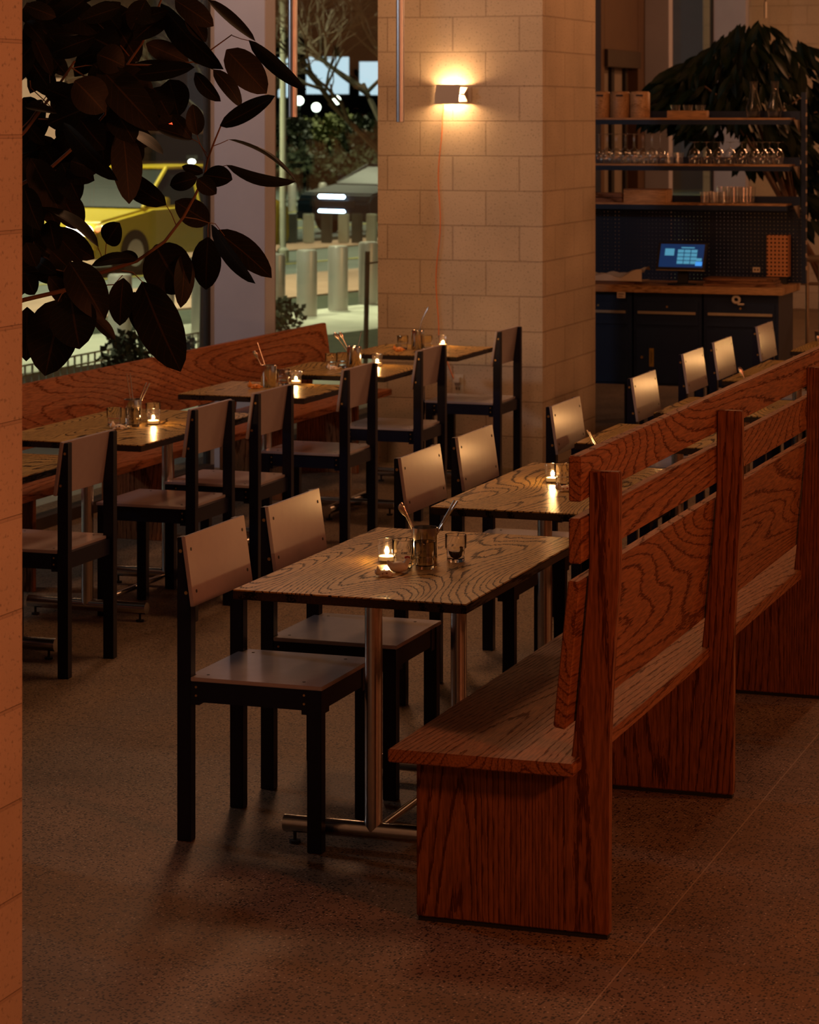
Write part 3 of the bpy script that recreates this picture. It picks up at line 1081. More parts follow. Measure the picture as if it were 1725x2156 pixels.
# hanging tube lamps
for (x, y, z, lab) in ((-4.80, 12.05, 2.037, 'grey hanging tube lamp in front of the window'),
                       (-4.80, 13.63, 2.010, 'grey hanging tube lamp in front of the block pillar'),
                       ):
    t = thing('pendant_tube', lab, 'lamp', (x, y, z), 0, 'hanging tube lamps')
    G().cyl((0, 0, 0), (0, 0, 1.6), .0225, seg=24).build('tube', M['tube'], t, smooth=True)
    G().cyl((0, 0, 1.6), (0, 0, ZC - z), .003, seg=8).build('hanging_wire', M['black'], t)
    G().cyl((0, 0, -.002), (0, 0, .0), .019, seg=20).build('lens', M['hole'], t)
p = at(1612, 38, 22.0)
t = thing('pendant_tube', 'short pale hanging lamp above the large plant by the bar', 'lamp', tuple(p), 0, 'hanging tube lamps')
G().cyl((0, 0, 0), (0, 0, .135), .012, seg=16).build('tube', M['white'], t, smooth=True)
G().cyl((0, 0, .135), (0, 0, ZC - p.z), .004, seg=8).build('hanging_wire', M['black'], t)


# ------------------------------------------------------------------ bar: cabinets, worktop, shelves
t = thing('worktop', 'pale wooden bar worktop on blue cabinets', 'worktop', (-3.36, 16.96, 0))
G().box(-2.1, 0, 0, .60, .884, .930).build('slab', M['counter'], t, bevel=.003)
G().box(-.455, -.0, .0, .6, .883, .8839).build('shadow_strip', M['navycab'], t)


def cabinet(label, x0, x1, lockx, extra=None):
    w = x1 - x0
    t = thing('tool_cabinet', label, 'cabinet', (x0, 17.02, 0), 0, 'blue metal bar cabinets')
    G().box(0, w, .012, .50, .27, .8825).build('body', M['navycab'], t, bevel=.003)
    dr = G().box(.022, w - .022, 0, .014, .668, .822).build('drawer', M['navycab'], t, bevel=.002)
    G().box(.035, w - .035, -.022, -.010, .742, .760).box(.05, .07, -.010, .0, .744, .758).box(w - .07, w - .05, -.010, 0, .744, .758).build('drawer_handle', M['handle'], dr, bevel=.002)
    G().cyl((w / 2, -.003, .79), (w / 2, 0, .79), .007, seg=12).build('drawer_lock', M['brass'], dr)
    do = G().box(.022, w - .022, 0, .014, .285, .648).build('door', M['navycab'], t, bevel=.002)
    if lockx is not None:
        G().cyl((lockx, -.006, .455), (lockx, 0, .455), .009, seg=12).build('door_lock', M['brass'], do)
    for x in (.03, w - .06):
        for y in (.05, .42):
            G().box(x, x + .03, y, y + .03, 0, .27).build('leg', M['navy'], t)
    return t


cabinet('blue cabinet half hidden by the block pillar', -4.83, -4.378, None)
c = cabinet('middle blue bar cabinet with a yellow sticker on its door', -4.366, -3.907, .06)
G().box(.110, .140, -.0015, 0, .395, .515).build('yellow_sticker', M['yellow'], c)
G().box(.119, .123, -.0018, -.0014, .41, .50).box(.127, .130, -.0018, -.0014, .42, .49).build('sticker_print', M['black'], c)
cabinet('right end blue bar cabinet under the worktop corner', -3.895, -3.40, None)
t = thing('price_tag', 'small pale tag hanging under the worktop edge by the pillar', 'tag', (-4.43, 16.955, .845))
G().box(-.028, .028, -.003, 0, 0, .040).build('card', M['paper'], t)
G().box(-.02, .02, -.0034, -.003, .024, .030).box(-.02, .012, -.0034, -.003, .010, .015).build('print', M['brown'], t)
t = thing('tape_dispenser', 'copper tape ring hanging under the worktop over the right cabinet', 'dispenser', (-3.67, 17.0, .815))
vs = []
ring = [(.022 * math.cos(a * math.pi / 9), -.01, .035 + .020 * math.sin(a * math.pi / 9)) for a in range(19)]
G().sweep(ring, .010, 10, cap=False).build('ring', M['white'], t, smooth=True)
G().box(.012, .055, -.03, -.008, .000, .012).build('cutter', M['white'], t, bevel=.003)

t = thing('bar_shelving', 'navy steel bar shelving with three wooden shelves and pegboard', 'shelving', (-3.36, 17.30, 0))
for x in (.018, -1.9):
    G().box(x, x + .032, .20, .24, .930, 2.20).build('upright', M['navycab'], t, bevel=.002)
for z, r in ((2.030, -.02), (1.722, -.022), (1.462, -.045)):
    G().box(-1.95, r, .0, .20, z - .012, z).build('shelf_board', M['counter'], t)
    G().box(-1.95, r + .003, -.004, .204, z - .044, z - .0121).build('shelf_rim', M['navycab'], t)
    G().box(-1.95, .01, .206, .216, z - .03, z + .045).build('shelf_backstop', M['navycab'], t)
    G().prism([(.0, z - .012), (.205, z - .012), (.205, z - .10), (.16, z - .085)], .004, .008, 'x').build('bracket', M['railing'], t)
G().box(-1.95, .018, .226, .230, .932, 1.425).build('pegboard', M['peg'], t)
rod = G()
for k in range(14):
    rod.cyl((.052, .205, 1.02 + k * .085), (.052, .205, 1.045 + k * .085), .006, seg=8)
rod.build('slot_clip', M['railing'], t)

# things on the bar
ZS1, ZS2, ZS3, ZB = 2.030, 1.722, 1.462, .930
for x, lab in ((-4.690, 'round wooden canister on the top shelf, half behind the pillar'), (-4.553, 'round wooden canister with a slot, middle of the three'),
               (-4.415, 'round wooden canister with a slot, rightmost of the three')):
    t = thing('wooden_canister', lab, 'canister', (x, 17.40, ZS1), 0, 'wooden canisters on the top shelf')
    G().lathe([(.001, 0), (.064, 0), (.067, .004), (.0675, .165), (.060, .176), (.001, .180)], 28).build('body', M['lightwood'], t, smooth=True)
    G().obox((.012, -.0665, .150), (.024, 0, 0), (0, .0015, 0), (0, 0, .006)).build('grip_slot', M['hole'], t)
t = thing('wooden_block', 'pale wooden holder with three small glasses on the top shelf', 'holder', (-4.085, 17.40, ZS1))
G().box(-.135, .135, -.04, .04, 0, .048).build('block', M['lightwood'], t, bevel=.003)
sg = thing('shot_glass', 'leftmost small glass in the wooden holder', 'glass', (-4.085 - .085, 17.40, ZS1 + .048), 0, 'small glasses in the wooden holder')
G().lathe([(.001, 0), (.028, 0), (.036, .038), (.034, .038), (.027, .004), (.001, .004)], 20).build('bowl', M['glass'], sg, smooth=True)
dup(sg, (-4.085, 17.40, ZS1 + .048), 0, 'middle small glass in the wooden holder')
dup(sg, (-4.0, 17.40, ZS1 + .048), 0, 'rightmost small glass in the wooden holder')
cf = thing('glass_carafe', 'left clear glass carafe on the top shelf', 'carafe', (-3.640, 17.40, ZS1), 0, 'carafes on the top shelf')
G().lathe([(.001, 0), (.036, 0), (.040, .004), (.056, .050), (.055, .062), (.030, .140), (.0225, .185), (.027, .242), (.025, .242), (.021, .185), (.028, .140),
           (.053, .062), (.054, .050), (.038, .008), (.001, .008)], 28).build('body', M['thick'], cf, smooth=True)
dup(cf, (-3.498, 17.40, ZS1), 0, 'right clear glass carafe on the top shelf')


def stem_glass(h, rb, name, label, loc, grp):
    """wine glass standing upside down on its rim"""
    t = thing(name, label, 'wine glass', loc, 0, grp)
    bh = h * .52 if h > .17 else h * .72
    prof = [(rb * .82, 0), (rb * .95, bh * .25), (rb, bh * .5), (rb * .80, bh * .82), (.008, bh), (.0035, bh + .008), (.0035, h - .008), (.008, h - .004), (rb * .92, h - .001), (rb * .92, h + .001),
            (.001, h + .001)]
    G().lathe(prof, 22).build('bowl_and_stem', M['glass'], t, smooth=True)
    return t


w1 = stem_glass(.200, .038, 'wine_glass', 'tall wine glass upside down on the middle shelf, nearest the pillar', (-4.69, 17.36, ZS2), 'tall wine glasses upside down on the middle shelf')
xs = [-4.69 + .062 * k for k in range(7)]
n = 0
for r_, y in enumerate((17.36, 17.45)):
    for k, x in enumerate(xs):
        if r_ == 0 and k == 0:
            continue
        o = dup(w1, (x + .03 * r_, y, ZS2), 0, 'tall wine glass upside down among the crowd on the middle shelf')
w1['label'] = 'tall wine glass upside down among the crowd on the middle shelf'
tm = thing('water_glass', 'small water glass at the right end of the tall wine glasses', 'glass', (-4.205, 17.37, ZS2), 0, 'water glasses on the bar shelves')
G().lathe([(.001, 0), (.027, 0), (.032, .075), (.0305, .075), (.0255, .005), (.001, .005)], 20).build('bowl', M['glass'], tm, smooth=True)
dup(tm, (-4.15, 17.42, ZS2), 0, 'water glass standing last right of the tall wine glasses')
xs2 = [-4.035, -3.953, -3.872, -3.792, -3.712, -3.632, -3.575, -3.545, -3.470]
w2 = None
ords = ['first', 'second', 'third', 'fourth', 'fifth', 'sixth', 'seventh', 'eighth', 'ninth']
for k, x in enumerate(xs2):
    lab = '%s squat wine glass from the left, upside down on the middle shelf' % ords[k]
    loc = (x, 17.37 if k != 7 else 17.45, ZS2)
    if w2 is None:
        w2 = stem_glass(.148, .040, 'squat_wine_glass', lab, loc, 'squat wine glasses upside down on the middle shelf')
    else:
        dup(w2, loc, 0, lab)
t = thing('wooden_box', 'pale wooden box on the lowest shelf', 'box', (-4.36, 17.38, ZS3))
G().box(-.148, .148, -.07, .10, 0, .085).build('box_body', M['lightwood'], t, bevel=.003)
G().box(-.148, .148, -.07, .10, .0852, .092).build('lid', M['board'], t, bevel=.002)
t = thing('wooden_tray', 'dark wooden tray on the lowest shelf beside the pillar', 'tray', (-4.63, 17.38, ZS3))
G().box(-.115, .115, -.08, .10, 0, .030).box(-.115, .115, -.08, .10, .034, .062).build('tray_body', M['board'], t, bevel=.002)
k = 0
for r_ in range(3):
    for c_ in range(5):
        x, y = -3.955 + c_ * .066 + .01 * r_, 17.335 + r_ * .062
        o = dup(tm, (x, y, ZS3), 0, 'clear water glass in the cluster on the lowest shelf')
        if c_ > 2 - r_:
            o.scale = (1, 1, 1.45)
            o['label'] = 'taller water glass at the right of the lowest shelf cluster'
t = thing('register_tablet', 'lit touch screen register on the bar worktop', 'register', (-4.06, 17.12, ZB), R(-4))
G().lathe([(.001, 0), (.095, 0), (.095, .008), (.03, .014), (.001, .014)], 24).build('foot', M['black'], t, smooth=True)
G().obox((0, .03, .075), (.035, 0, 0), (0, .010, .0), (0, .02, .075)).build('neck', M['black'], t, bevel=.002)
tl = R(22)
ux, uy, un = Vector((1, 0, 0)), Vector((0, math.sin(tl), math.cos(tl))), Vector((0, -math.cos(tl), math.sin(tl)))
cc = Vector((0, -.0, .185))
bd = G().obox(cc, ux * .168, uy * .096, un * .009).build('tablet_body', M['black'], t, bevel=.003)
G().obox(cc - uy * .0975 + un * .004, ux * .166, uy * .0015, un * .006).build('tablet_edge', M['handle'], t)
scr = G().obox(cc + un * .0096 + uy * .004, ux * .150, uy * .080, un * .0004).build('screen', M['screen'], t)
ky = G()
for r_ in range(4):
    for c_ in range(3):
        ky.obox(cc + un * .0104 + ux * (-.008 + .046 * c_ + .0) + uy * (.036 - .026 * r_), ux * .0205, uy * .0105, un * .0003)
ky.obox(cc + un * .0104 + ux * (-.085) + uy * .028, ux * .032, uy * .024, un * .0003)
ky.obox(cc + un * .0104 + ux * .038 + uy * .060, ux * .045, uy * .004, un * .0003)
ky.obox(cc + un * .0104 + ux * .122 + uy * (-.022), ux * .018, uy * .010, un * .0003)
ky.build('screen_key', M['key'], scr)
G().obox(cc + un * .0104 + ux * .122 + uy * (-.050), ux * .023, uy * .014, un * .0003).build('pay_key', M['key2'], scr)
t = thing('paper_tray', 'wooden tray with crumpled paper on the worktop beside the pillar', 'tray', (-4.57, 17.15, ZB))
G().box(-.22, .20, -.10, .12, 0, .022).build('tray_body', M['board'], t, bevel=.003)
pg, nx, ny = G(), 14, 8
vs = [(-.24 + .50 * i / nx, -.12 + .24 * j / ny, .026 + .030 + .014 * math.sin(i * 1.1 + j * .9) + (.045 * max(0, i / nx - .7) ** 1.2 * 4) + .006 * math.sin(j * 2.1)) for i in range(nx + 1) for j in range(ny + 1)]
fs = [(i * (ny + 1) + j, (i + 1) * (ny + 1) + j, (i + 1) * (ny + 1) + j + 1, i * (ny + 1) + j + 1) for i in range(nx) for j in range(ny)]
pg.add(vs, fs)
vs2 = [(x, y, .0225) for x, y, z in vs]
pg.add(vs2, [tuple(reversed(f)) for f in fs])
b_ = [i * (ny + 1) for i in range(nx + 1)]
for i in range(nx):
    q = len(vs)
    pg.add([vs[b_[i]], vs[b_[i + 1]], vs2[b_[i + 1]], vs2[b_[i]]], [(0, 1, 2, 3)])
pg.build('crumpled_paper', M['paper'], t, smooth=True)
t = thing('menu_boards', 'stack of dark wooden boards at the right end of the worktop', 'boards', (-3.655, 17.15, ZB))
for k in range(3):
    G().box(-.245 + .012 * (k % 2), .235 - .01 * k, -.11, .11, .018 * k, .018 * k + .0165).build('board', M['board'], t, bevel=.002)
t = thing('tip_sign', 'tiny pale card at the right end of the worktop', 'card', (-3.60, 17.30, 1.028))
G().box(-.026, .026, -.004, 0, -.018, .018).build('card', M['paper'], t, bevel=.002)
G().box(-.016, -.004, -.005, -.004, -.006, .006).box(.004, .016, -.005, -.004, -.006, .006).build('print', M['brown'], t)
M['tin'] = perforated('copper tin', (.50, .22, .09), .22, True)  # made-up copper box standing in for warm light reflected on the pegboard
t = thing('sheen_box', 'copper toned perforated tin box added for a warm reflection on the pegboard', 'tin', (-3.482, 17.44, ZB))
G().prism([(-.075, -.03), (-.068, -.045), (.070, -.045), (.075, -.03), (.075, .04), (-.075, .04)], 0.05, .325, 'z').build('sheen_body', M['tin'], t)
G().box(-.06, .06, -.03, .03, 0, .049).build('sheen_base', M['black'], t)
# railing to the right of the bar
t = thing('stair_railing', 'galvanised tube railing right of the bar', 'railing', (-3.44, 18.0, 0))
G().cyl((0, .0, 1.07), (1.9, 0, 1.07), .024, seg=16).build('top_rail', M['railing'], t, smooth=True)
G().cyl((0, .0, .90), (1.9, 0, .90), .012, seg=12).build('middle_rail', M['railing'], t, smooth=True)
for x in (.045, .135, .30, .55, .80, 1.1, 1.4, 1.85):
    G().cyl((x, 0, 0), (x, 0, 1.05), .013, seg=12).build('baluster', M['railing'], t, smooth=True)


# ------------------------------------------------------------------ plants
def leaf(g, base, tip, width, face, fold=.18, bend=.06, rows=8, power=.75, skew=.9):
    base, tip, face = Vector(base), Vector(tip), Vector(face)
    ax = tip - base
    Ln = ax.length
    ax.normalize()
    n = (face - ax * face.dot(ax)).normalized()
    s = ax.cross(n)
    vs, fs, uv = [], [], []
    cols_ = (-1, -.5, 0, .5, 1)
    for i in range(rows + 1):
        t_ = i / rows
        w = width / 2 * (max(0.0, math.sin(math.pi * min(1, t_ ** skew))) ** power)
        if i == rows:
            w = width * .006
        if i == 0:
            w = width * .02
        c = base + ax * Ln * t_ + n * bend * Ln * math.sin(math.pi * t_)
        for q in cols_:
            vs.append(c + s * w * q + n * (abs(q) * w * fold))
    nc = len(cols_)
    for i in range(rows):
        for k in range(nc - 1):
            fs.append((i * nc + k, i * nc + k + 1, (i + 1) * nc + k + 1, (i + 1) * nc + k))
            u0, u1, v0, v1 = k / (nc - 1), (k + 1) / (nc - 1), i / rows, (i + 1) / rows
            uv.append([(u0, v0), (u1, v0), (u1, v1), (u0, v1)])
    g.add(vs, fs, uv)


def zp(x, y, d):
    return at(x / 2.537, y / 2.537, d)


VIEW = Vector((SA, -CA, 0))
LEAVES = [  # base x, y, tip x, y, visible width: rubber plant leaves
    (860, 20, 1195, 370, 60), (1110, 0, 1365, 220, 75), (1330, 215, 1635, 480, 32), (1210, 265, 1425, 500, 165), (1175, 672, 1470, 512, 125),
    (1140, 372, 1290, 572, 80), (1042, 388, 1180, 542, 72), (1055, 722, 1030, 556, 88), (1220, 745, 1587, 975, 58), (1210, 882, 1580, 970, 60),
    (1085, 935, 1242, 960, 120), (1055, 950, 908, 990, 92), (1055, 955, 1157, 1036, 85), (1085, 925, 972, 888, 55), (1118, 1192, 935, 1075, 135),
    (1112, 1265, 1100, 1548, 150), (1130, 1200, 1365, 1515, 56), (1150, 1230, 1452, 1485, 130), (888, 1095, 610, 890, 105), (568, 1300, 640, 1190, 118),
    (525, 1320, 222, 1105, 92), (830, 1308, 985, 1570, 250), (985, 1350, 965, 1645, 110), (372, 1400, 560, 1712, 185), (660, 1485, 640, 1740, 125),
    (760, 1505, 965, 1985, 235), (715, 1560, 815, 1832, 130), (380, 1580, 425, 1865, 235), (330, 1595, 240, 2008, 265), (490, 1690, 615, 1815, 66),
    (145, 1640, 140, 1930, 120), (735, 1385, 488, 1420, 75), (740, 1390, 640, 1355, 66), (525, 350, 845, 700, 175), (562, 620, 750, 855, 115),
    (552, 542, 250, 665, 165), (690, 695, 872, 825, 62), (655, 690, 690, 1090, 150), (340, 655, 630, 965, 90), (830, 680, 1032, 745, 62),
    (918, 612, 1022, 742, 70), (905, 425, 955, 625, 165), (780, 232, 1012, 335, 112), (720, 400, 1040, 360, 112), (700, 362, 930, 340, 55),
    (890, 85, 715, 215, 130), (690, 50, 560, 165, 150), (705, 110, 900, 55, 75), (935, 0, 1142, 140, 115), (1000, 55, 1100, 225, 92),
    (140, 30, 300, 92, 85), (450, 0, 285, 115, 120), (640, 40, 425, 110, 95), (180, 195, 275, 405, 85), (262, 285, 360, 405, 85),
    (240, 195, 418, 185, 62), (140, 115, 240, 235, 80), (505, 200, 262, 292, 135), (505, 205, 640, 275, 175), (520, 290, 665, 355, 155),
    (235, 470, 440, 555, 125), (135, 572, 305, 605, 46), (140, 655, 240, 775, 72), (230, 785, 312, 905, 110), (330, 870, 425, 1075, 145),
    (380, 860, 530, 915, 135), (150, 840, 175, 1270, 175), (165, 845, 335, 1160, 155), (320, 1030, 432, 1225, 145), (355, 900, 505, 965, 115),
    (265, 1175, 300, 1345, 115), (300, 1250, 440, 1405, 92), (275, 1340, 372, 1435, 105), (178, 1290, 292, 1375, 62), (135, 1455, 295, 1452, 74),
    (140, 1295, 195, 1425, 92), (140, 1475, 185, 1575, 95), (188, 1390, 302, 1462, 72), (500, 340, 620, 470, 170), (400, 430, 560, 600, 190),
    (300, 480, 380, 640, 130), (600, 380, 820, 500, 150), (620, 130, 740, 330, 150), (330, 30, 520, 180, 170), (160, 100, 330, 260, 150),
    (600, 560, 720, 760, 150), (430, 640, 560, 800, 150), (780, 0, 700, 160, 120), (520, 20, 640, 160, 130), (130, 1000, 215, 1230, 120),
    (700, 480, 850, 640, 160), (820, 470, 905, 620, 140)]
pl = thing('rubber_plant', 'tall dark rubber plant reaching from the left pillar to the window', 'plant', (-3.72, 6.45, 0))
PO = Vector(pl.location)
lg, sg_ = G(), G()
rr = random.Random(11)
PD = 7.45
for k in range(70):
    x_ = rr.uniform(100, 700) if k % 3 else rr.uniform(40, 300)
    y_ = rr.uniform(-60, 760) if k % 3 else rr.uniform(700, 1500)
    a_ = rr.uniform(-1.0, 2.6)
    l_ = rr.uniform(170, 290)
    LEAVES.append((x_, y_, x_ + l_ * math.cos(a_), y_ + l_ * math.sin(a_), l_ * rr.uniform(.4, .65)))
for k_, (bx, by, tx, ty, w) in enumerate(LEAVES):
    d0 = PD + (rr.uniform(-.22, .25) if k_ < len(LEAVES) - 70 else rr.uniform(.2, .6))
    b3 = zp(bx, by, d0) - PO
    t3 = zp(tx, ty, d0 + rr.uniform(-.06, .04)) - PO
    Ln = (t3 - b3).length
    wv = w / 2.537 * PD / FPX
    wt = max(wv, .40 * Ln)
    cosr = min(1, wv / wt)
    roll = math.acos(cosr) * rr.choice((-1, 1))
    ax = (t3 - b3).normalized()
    face = Matrix.Rotation(roll + rr.uniform(-.25, .25), 3, ax) @ (VIEW + Vector((0, 0, .25)))
    leaf(lg, b3, t3, wt * 1.10, face, fold=rr.uniform(.05, .28), bend=rr.uniform(-.02, .10), rows=10, power=.62, skew=.88)
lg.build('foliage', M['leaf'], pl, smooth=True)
BR = [([(-330, 1900), (-200, 1300), (-60, 900), (135, 700), (260, 530), (330, 430), (400, 325)], 26, 12),
      ([(-330, 1900), (-220, 1750), (-60, 1660), (135, 1600), (370, 1545), (530, 1460), (640, 1425), (730, 1395), (880, 1290), (980, 1160), (1040, 1050), (1095, 930), (1110, 850), (1140, 770), (1180, 672)], 30, 9),
      ([(-60, 1120), (120, 980), (250, 915), (380, 800), (480, 700), (560, 610), (565, 540), (548, 480), (440, 400), (380, 360)], 22, 8),
      ([(380, 800), (560, 520), (680, 345), (760, 230), (820, 100), (865, -10)], 16, 10),
      ([(680, 345), (860, 350), (1040, 330), (1150, 250), (1240, 185)], 11, 6), ([(1240, 190), (1290, 208), (1335, 218)], 5, 4),
      ([(1140, 780), (1180, 765), (1220, 747)], 5, 4), ([(1105, 910), (1160, 895), (1212, 883)], 5, 4), ([(1110, 850), (1070, 770), (1052, 722)], 6, 4),
      ([(940, 1200), (915, 1140), (888, 1096)], 6, 4), ([(565, 1410), (563, 1350), (568, 1300)], 6, 5), ([(545, 1415), (540, 1360), (522, 1320)], 6, 5),
      ([(540, 1525), (610, 1520), (655, 1470)], 7, 5), ([(650, 1445), (710, 1455), (765, 1510)], 7, 5), ([(1120, 1190), (1150, 1195), (1200, 1260)], 5, 4),
      ([(1115, 1190), (1110, 1230), (1112, 1268)], 5, 4), ([(980, 1160), (1050, 1170), (1120, 1192)], 6, 4), ([(1040, 335), (1100, 350), (1142, 374)], 6, 4),
      ([(205, 635), (290, 640), (345, 658)], 7, 5), ([(525, 350), (460, 350), (395, 362)], 7, 5), ([(160, 430), (165, 470), (240, 540), (300, 600)], 7, 5),
      ([(110, 690), (160, 640), (270, 480), (265, 400)], 7, 4), ([(370, 1540), (330, 1570), (310, 1610)], 7, 5), ([(300, 1440), (340, 1450), (375, 1400)], 6, 5),
      ([(1085, 240), (1060, 200), (890, 30)], 5, 4), ([(690, 300), (650, 250), (510, 110)], 8, 5), ([(1105, 820), (1060, 760), (1025, 742)], 5, 4)]
for pts_, r0, r1 in BR:
    n_ = len(pts_)
    p3 = [zp(x, y, PD + .05) - PO for x, y in pts_]
    rad = [(r0 + (r1 - r0) * i / (n_ - 1)) / 2.537 * PD / FPX / 2 for i in range(n_)]
    sg_.sweep(p3, rad, 8)
sg_.sweep([(0, 0, .42), (.02, -.02, .9), zp(-330, 1900, PD + .05) - PO], [.03, .026, .02], 10)
sg_.build('stem', M['stem'], pl, smooth=True)
G().lathe([(.001, 0), (.15, 0), (.16, .01), (.20, .42), (.215, .44), (.215, .46), (.19, .46), (.185, .42), (.001, .42)], 28).build('pot', M['pot'], pl, smooth=True)
G().lathe([(.001, .421), (.184, .421), (.10, .432), (.001, .436)], 20).build('soil', M['soil'], pl)

# big drooping plant behind the bar
pl = thing('umbrella_plant', 'huge drooping dark green plant behind the bar shelves', 'plant', (-3.35, 19.5, 0))
PO = Vector(pl.location)
lg, sg_ = G(), G()
rr = random.Random(5)
PD2 = 19.6
outline = [(1370, 215), (1420, 150), (1500, 90), (1560, 45), (1600, 40), (1660, 60), (1700, 80), (1725, 150)]


def topy(px):
    for (x0, y0), (x1, y1) in zip(outline[:-1], outline[1:]):
        if x0 <= px <= x1:
            return y0 + (y1 - y0) * (px - x0) / (x1 - x0)
    return 160 if px > 1725 else 230


made = 0
while made < 1500:
    px = rr.uniform(1375, 1900)
    ty = topy(px)
    lo = 300 if px < 1560 else (330 if px < 1640 else 470)
    if px < 1480:
        lo = 235 + (px - 1375) * .35
    py = rr.uniform(ty, lo)
    # leave a few gaps low in the crown
    if 1520 < px < 1560 and 255 < py < 300:
        continue
    if px > 1600 and py > 380 and px < 1680:
        continue
    d0 = PD2 + rr.uniform(-.75, .9)
    b3 = at(px, py, d0) - PO
    ang = (px - 1580) / 190 + rr.uniform(-.55, .55)
    up = 1.0 if 1655 < px < 1705 and py < ty + 8 else 0
    ln = rr.uniform(.13, .25)
    dv = Vector((CA * math.sin(ang), SA * math.sin(ang), -math.cos(ang) * (1 if not up else -1))) + Vector((SA, -CA, 0)) * rr.uniform(-.2, .5)
    dv.normalize()
    face = VIEW + Vector((rr.uniform(-.8, .8), rr.uniform(-.6, .6), rr.uniform(.1, 1.0)))
    leaf(lg, b3, b3 + dv * ln, ln * rr.uniform(.24, .32), face, fold=.15, bend=rr.uniform(.02, .12), rows=5, power=.8, skew=1.0)
    made += 1
lg.build('foliage', M['leaf_b'], pl, smooth=True)
c0 = Vector((0, 0, .45))
for k in range(9):
    e = at(1440 + k * 38, 150 + 40 * (k % 3), PD2 + rr.uniform(-.4, .5)) - PO
    m_ = at(1600, 330, PD2) - PO
    sg_.sweep([c0 + Vector((rr.uniform(-.06, .06), rr.uniform(-.06, .06), 0)), c0.lerp(m_, .6), m_.lerp(e, .45) + Vector((0, 0, .12)), e], [.022, .018, .012, .005], 8)
sg_.build('stem', M['stem'], pl, smooth=True)
G().lathe([(.001, 0), (.22, 0), (.27, .46), (.25, .46), (.24, .44), (.001, .44)], 28).build('pot', M['pot'], pl, smooth=True)

# ------------------------------------------------------------------ street outside
ZG = -.15
M['side'] = mottled('pale paving', (.44, .44, .35), (.52, .51, .41), 2.5, .85)
M['road'] = mottled('asphalt', (.10, .115, .095), (.13, .145, .12), 3, .85)
M['brickwalk'] = mottled('brick paving', (.32, .19, .12), (.42, .26, .17), 4, .85)
M['green'] = mottled('planting bed', (.020, .028, .014), (.05, .06, .028), 5, .95)
M['kerb'] = mottled('dark kerb', (.05, .055, .045), (.07, .075, .06), 5, .9)
M['paint'] = plain('road paint', (.42, .36, .06), .7)
SD = Vector((math.sin(R(12.4)), math.cos(R(12.4)), 0))      # direction of the street
SN = Vector((-SD.y, SD.x, 0))                                # away from the building


def strip(name, s0, s1, z, m, t0=-8, t1=130):
    P = [SN * s + SD * t_ for s, t_ in ((s0, t0), (s1, t0), (s1, t1), (s0, t1))]
    g = G()
    g.prism([(p.x, p.y) for p in P], z - .1, z, 'z')
    return struct(g.build(name, m))


struct(G().box(-9.3, XW - .36, -5, 60, ZG - .12, ZG).build('paving', M['side']))
strip('sidewalk', 14.6, 16.6, ZG + .01, M['side'])
struct(G().box(-10.0, -8.35, 14, 60, ZG - .1, ZG + .008).build('planting_bed', M['green']))
strip('planting_bed', 16.6, 18.1, ZG - .02, M['green'])
strip('brick_walk', 18.1, 20.7, ZG, M['brickwalk'])
strip('street', 20.7, 24.6, ZG - .03, M['road'])
strip('road_line', 22.4, 22.52, ZG - .02, M['paint'])
strip('brick_walk', 24.6, 25.9, ZG - .01, M['brickwalk'])
strip('kerb', 25.9, 26.6, ZG + .05, M['kerb'])
strip('street', 26.6, 90, ZG - .04, M['road'])
for s in (29.5, 32.0, 34.5):
    strip('road_line', s, s + .2, ZG - .03, M['paint'])

GBOL = 'steel bollards along the pavement'
M['bollard'] = mottled('satin steel', (.50, .48, .44), (.58, .55, .50), 3, .35, metal=.35)
bo = thing('steel_bollard', '', 'bollard', group=GBOL)
G().lathe([(.001, 0), (.112, 0), (.112, .70), (.104, .715), (.001, .715)], 28).build('post', M['bollard'], bo, smooth=True)
G().lathe([(.001, .716), (.100, .716), (.098, .722), (.001, .724)], 28).build('cap', M['bollard'], bo, smooth=True)
ys = [27.03, 27.99, 28.98, 22.3, 23.25, 24.2, 25.15, 26.1]
labs = ['shiny steel bollard right beside the steel window mullion', 'shiny steel bollard in the middle of the narrow window view', 'steel bollard cut off by the block pillar',
        'steel bollard seen between the plant leaves, leftmost', 'steel bollard second from left behind the plant', 'steel bollard third from left behind the plant',
        'steel bollard fourth from left behind the plant', 'steel bollard hidden behind the window mullion']
for k, (y, lab) in enumerate(zip(ys, labs)):
    if k == 0:
        bo.location = (-10.6, y, ZG + .01)
        bo['label'] = lab
    else:
        dup(bo, (-10.6, y, ZG + .01), 0, lab)
# thin posts across the road
for k, (px, top, bot, d_, lab) in enumerate(((615, 386, 436, 62, 'left thin pale post across the street'), (680, 385, 436, 62, 'middle thin pale post across the street'), (750, 388, 440, 62, 'right thin pale post across the street'))):
    b3 = at(px, bot, d_)
    h = (bot - top) * d_ / FPX
    o = G().lathe([(.001, 0), (.10, 0), (.10, h - .03), (.08, h), (.001, h)], 16).build('far_bollard', M['bollard'], smooth=True)
    o.location = (b3.x, b3.y, ZG - .04)
    o.scale = (1, 1, (b3.z + h - ZG + .04) / h)
    tag(o, lab, 'bollard', 'thin posts across the street')
n_ = 0
ordn = ['first', 'second', 'third', 'fourth', 'fifth', 'sixth', 'seventh']
for px in (584, 615, 650, 688, 724, 752, 783):
    b3 = at(px, 497, 46)
    o = G().box(-.09, .09, -.05, .05, 0, .50).build('wooden_post', M['kerb'] if n_ % 2 else M['paving2'] if 'paving2' in M else M['side'], bevel=.01)
    o.location = (b3.x, b3.y, ZG + .0)
    tag(o, '%s low post from the left along the kerb beyond the brick strip' % ordn[n_], 'post', 'low posts along the kerb')
    n_ += 1
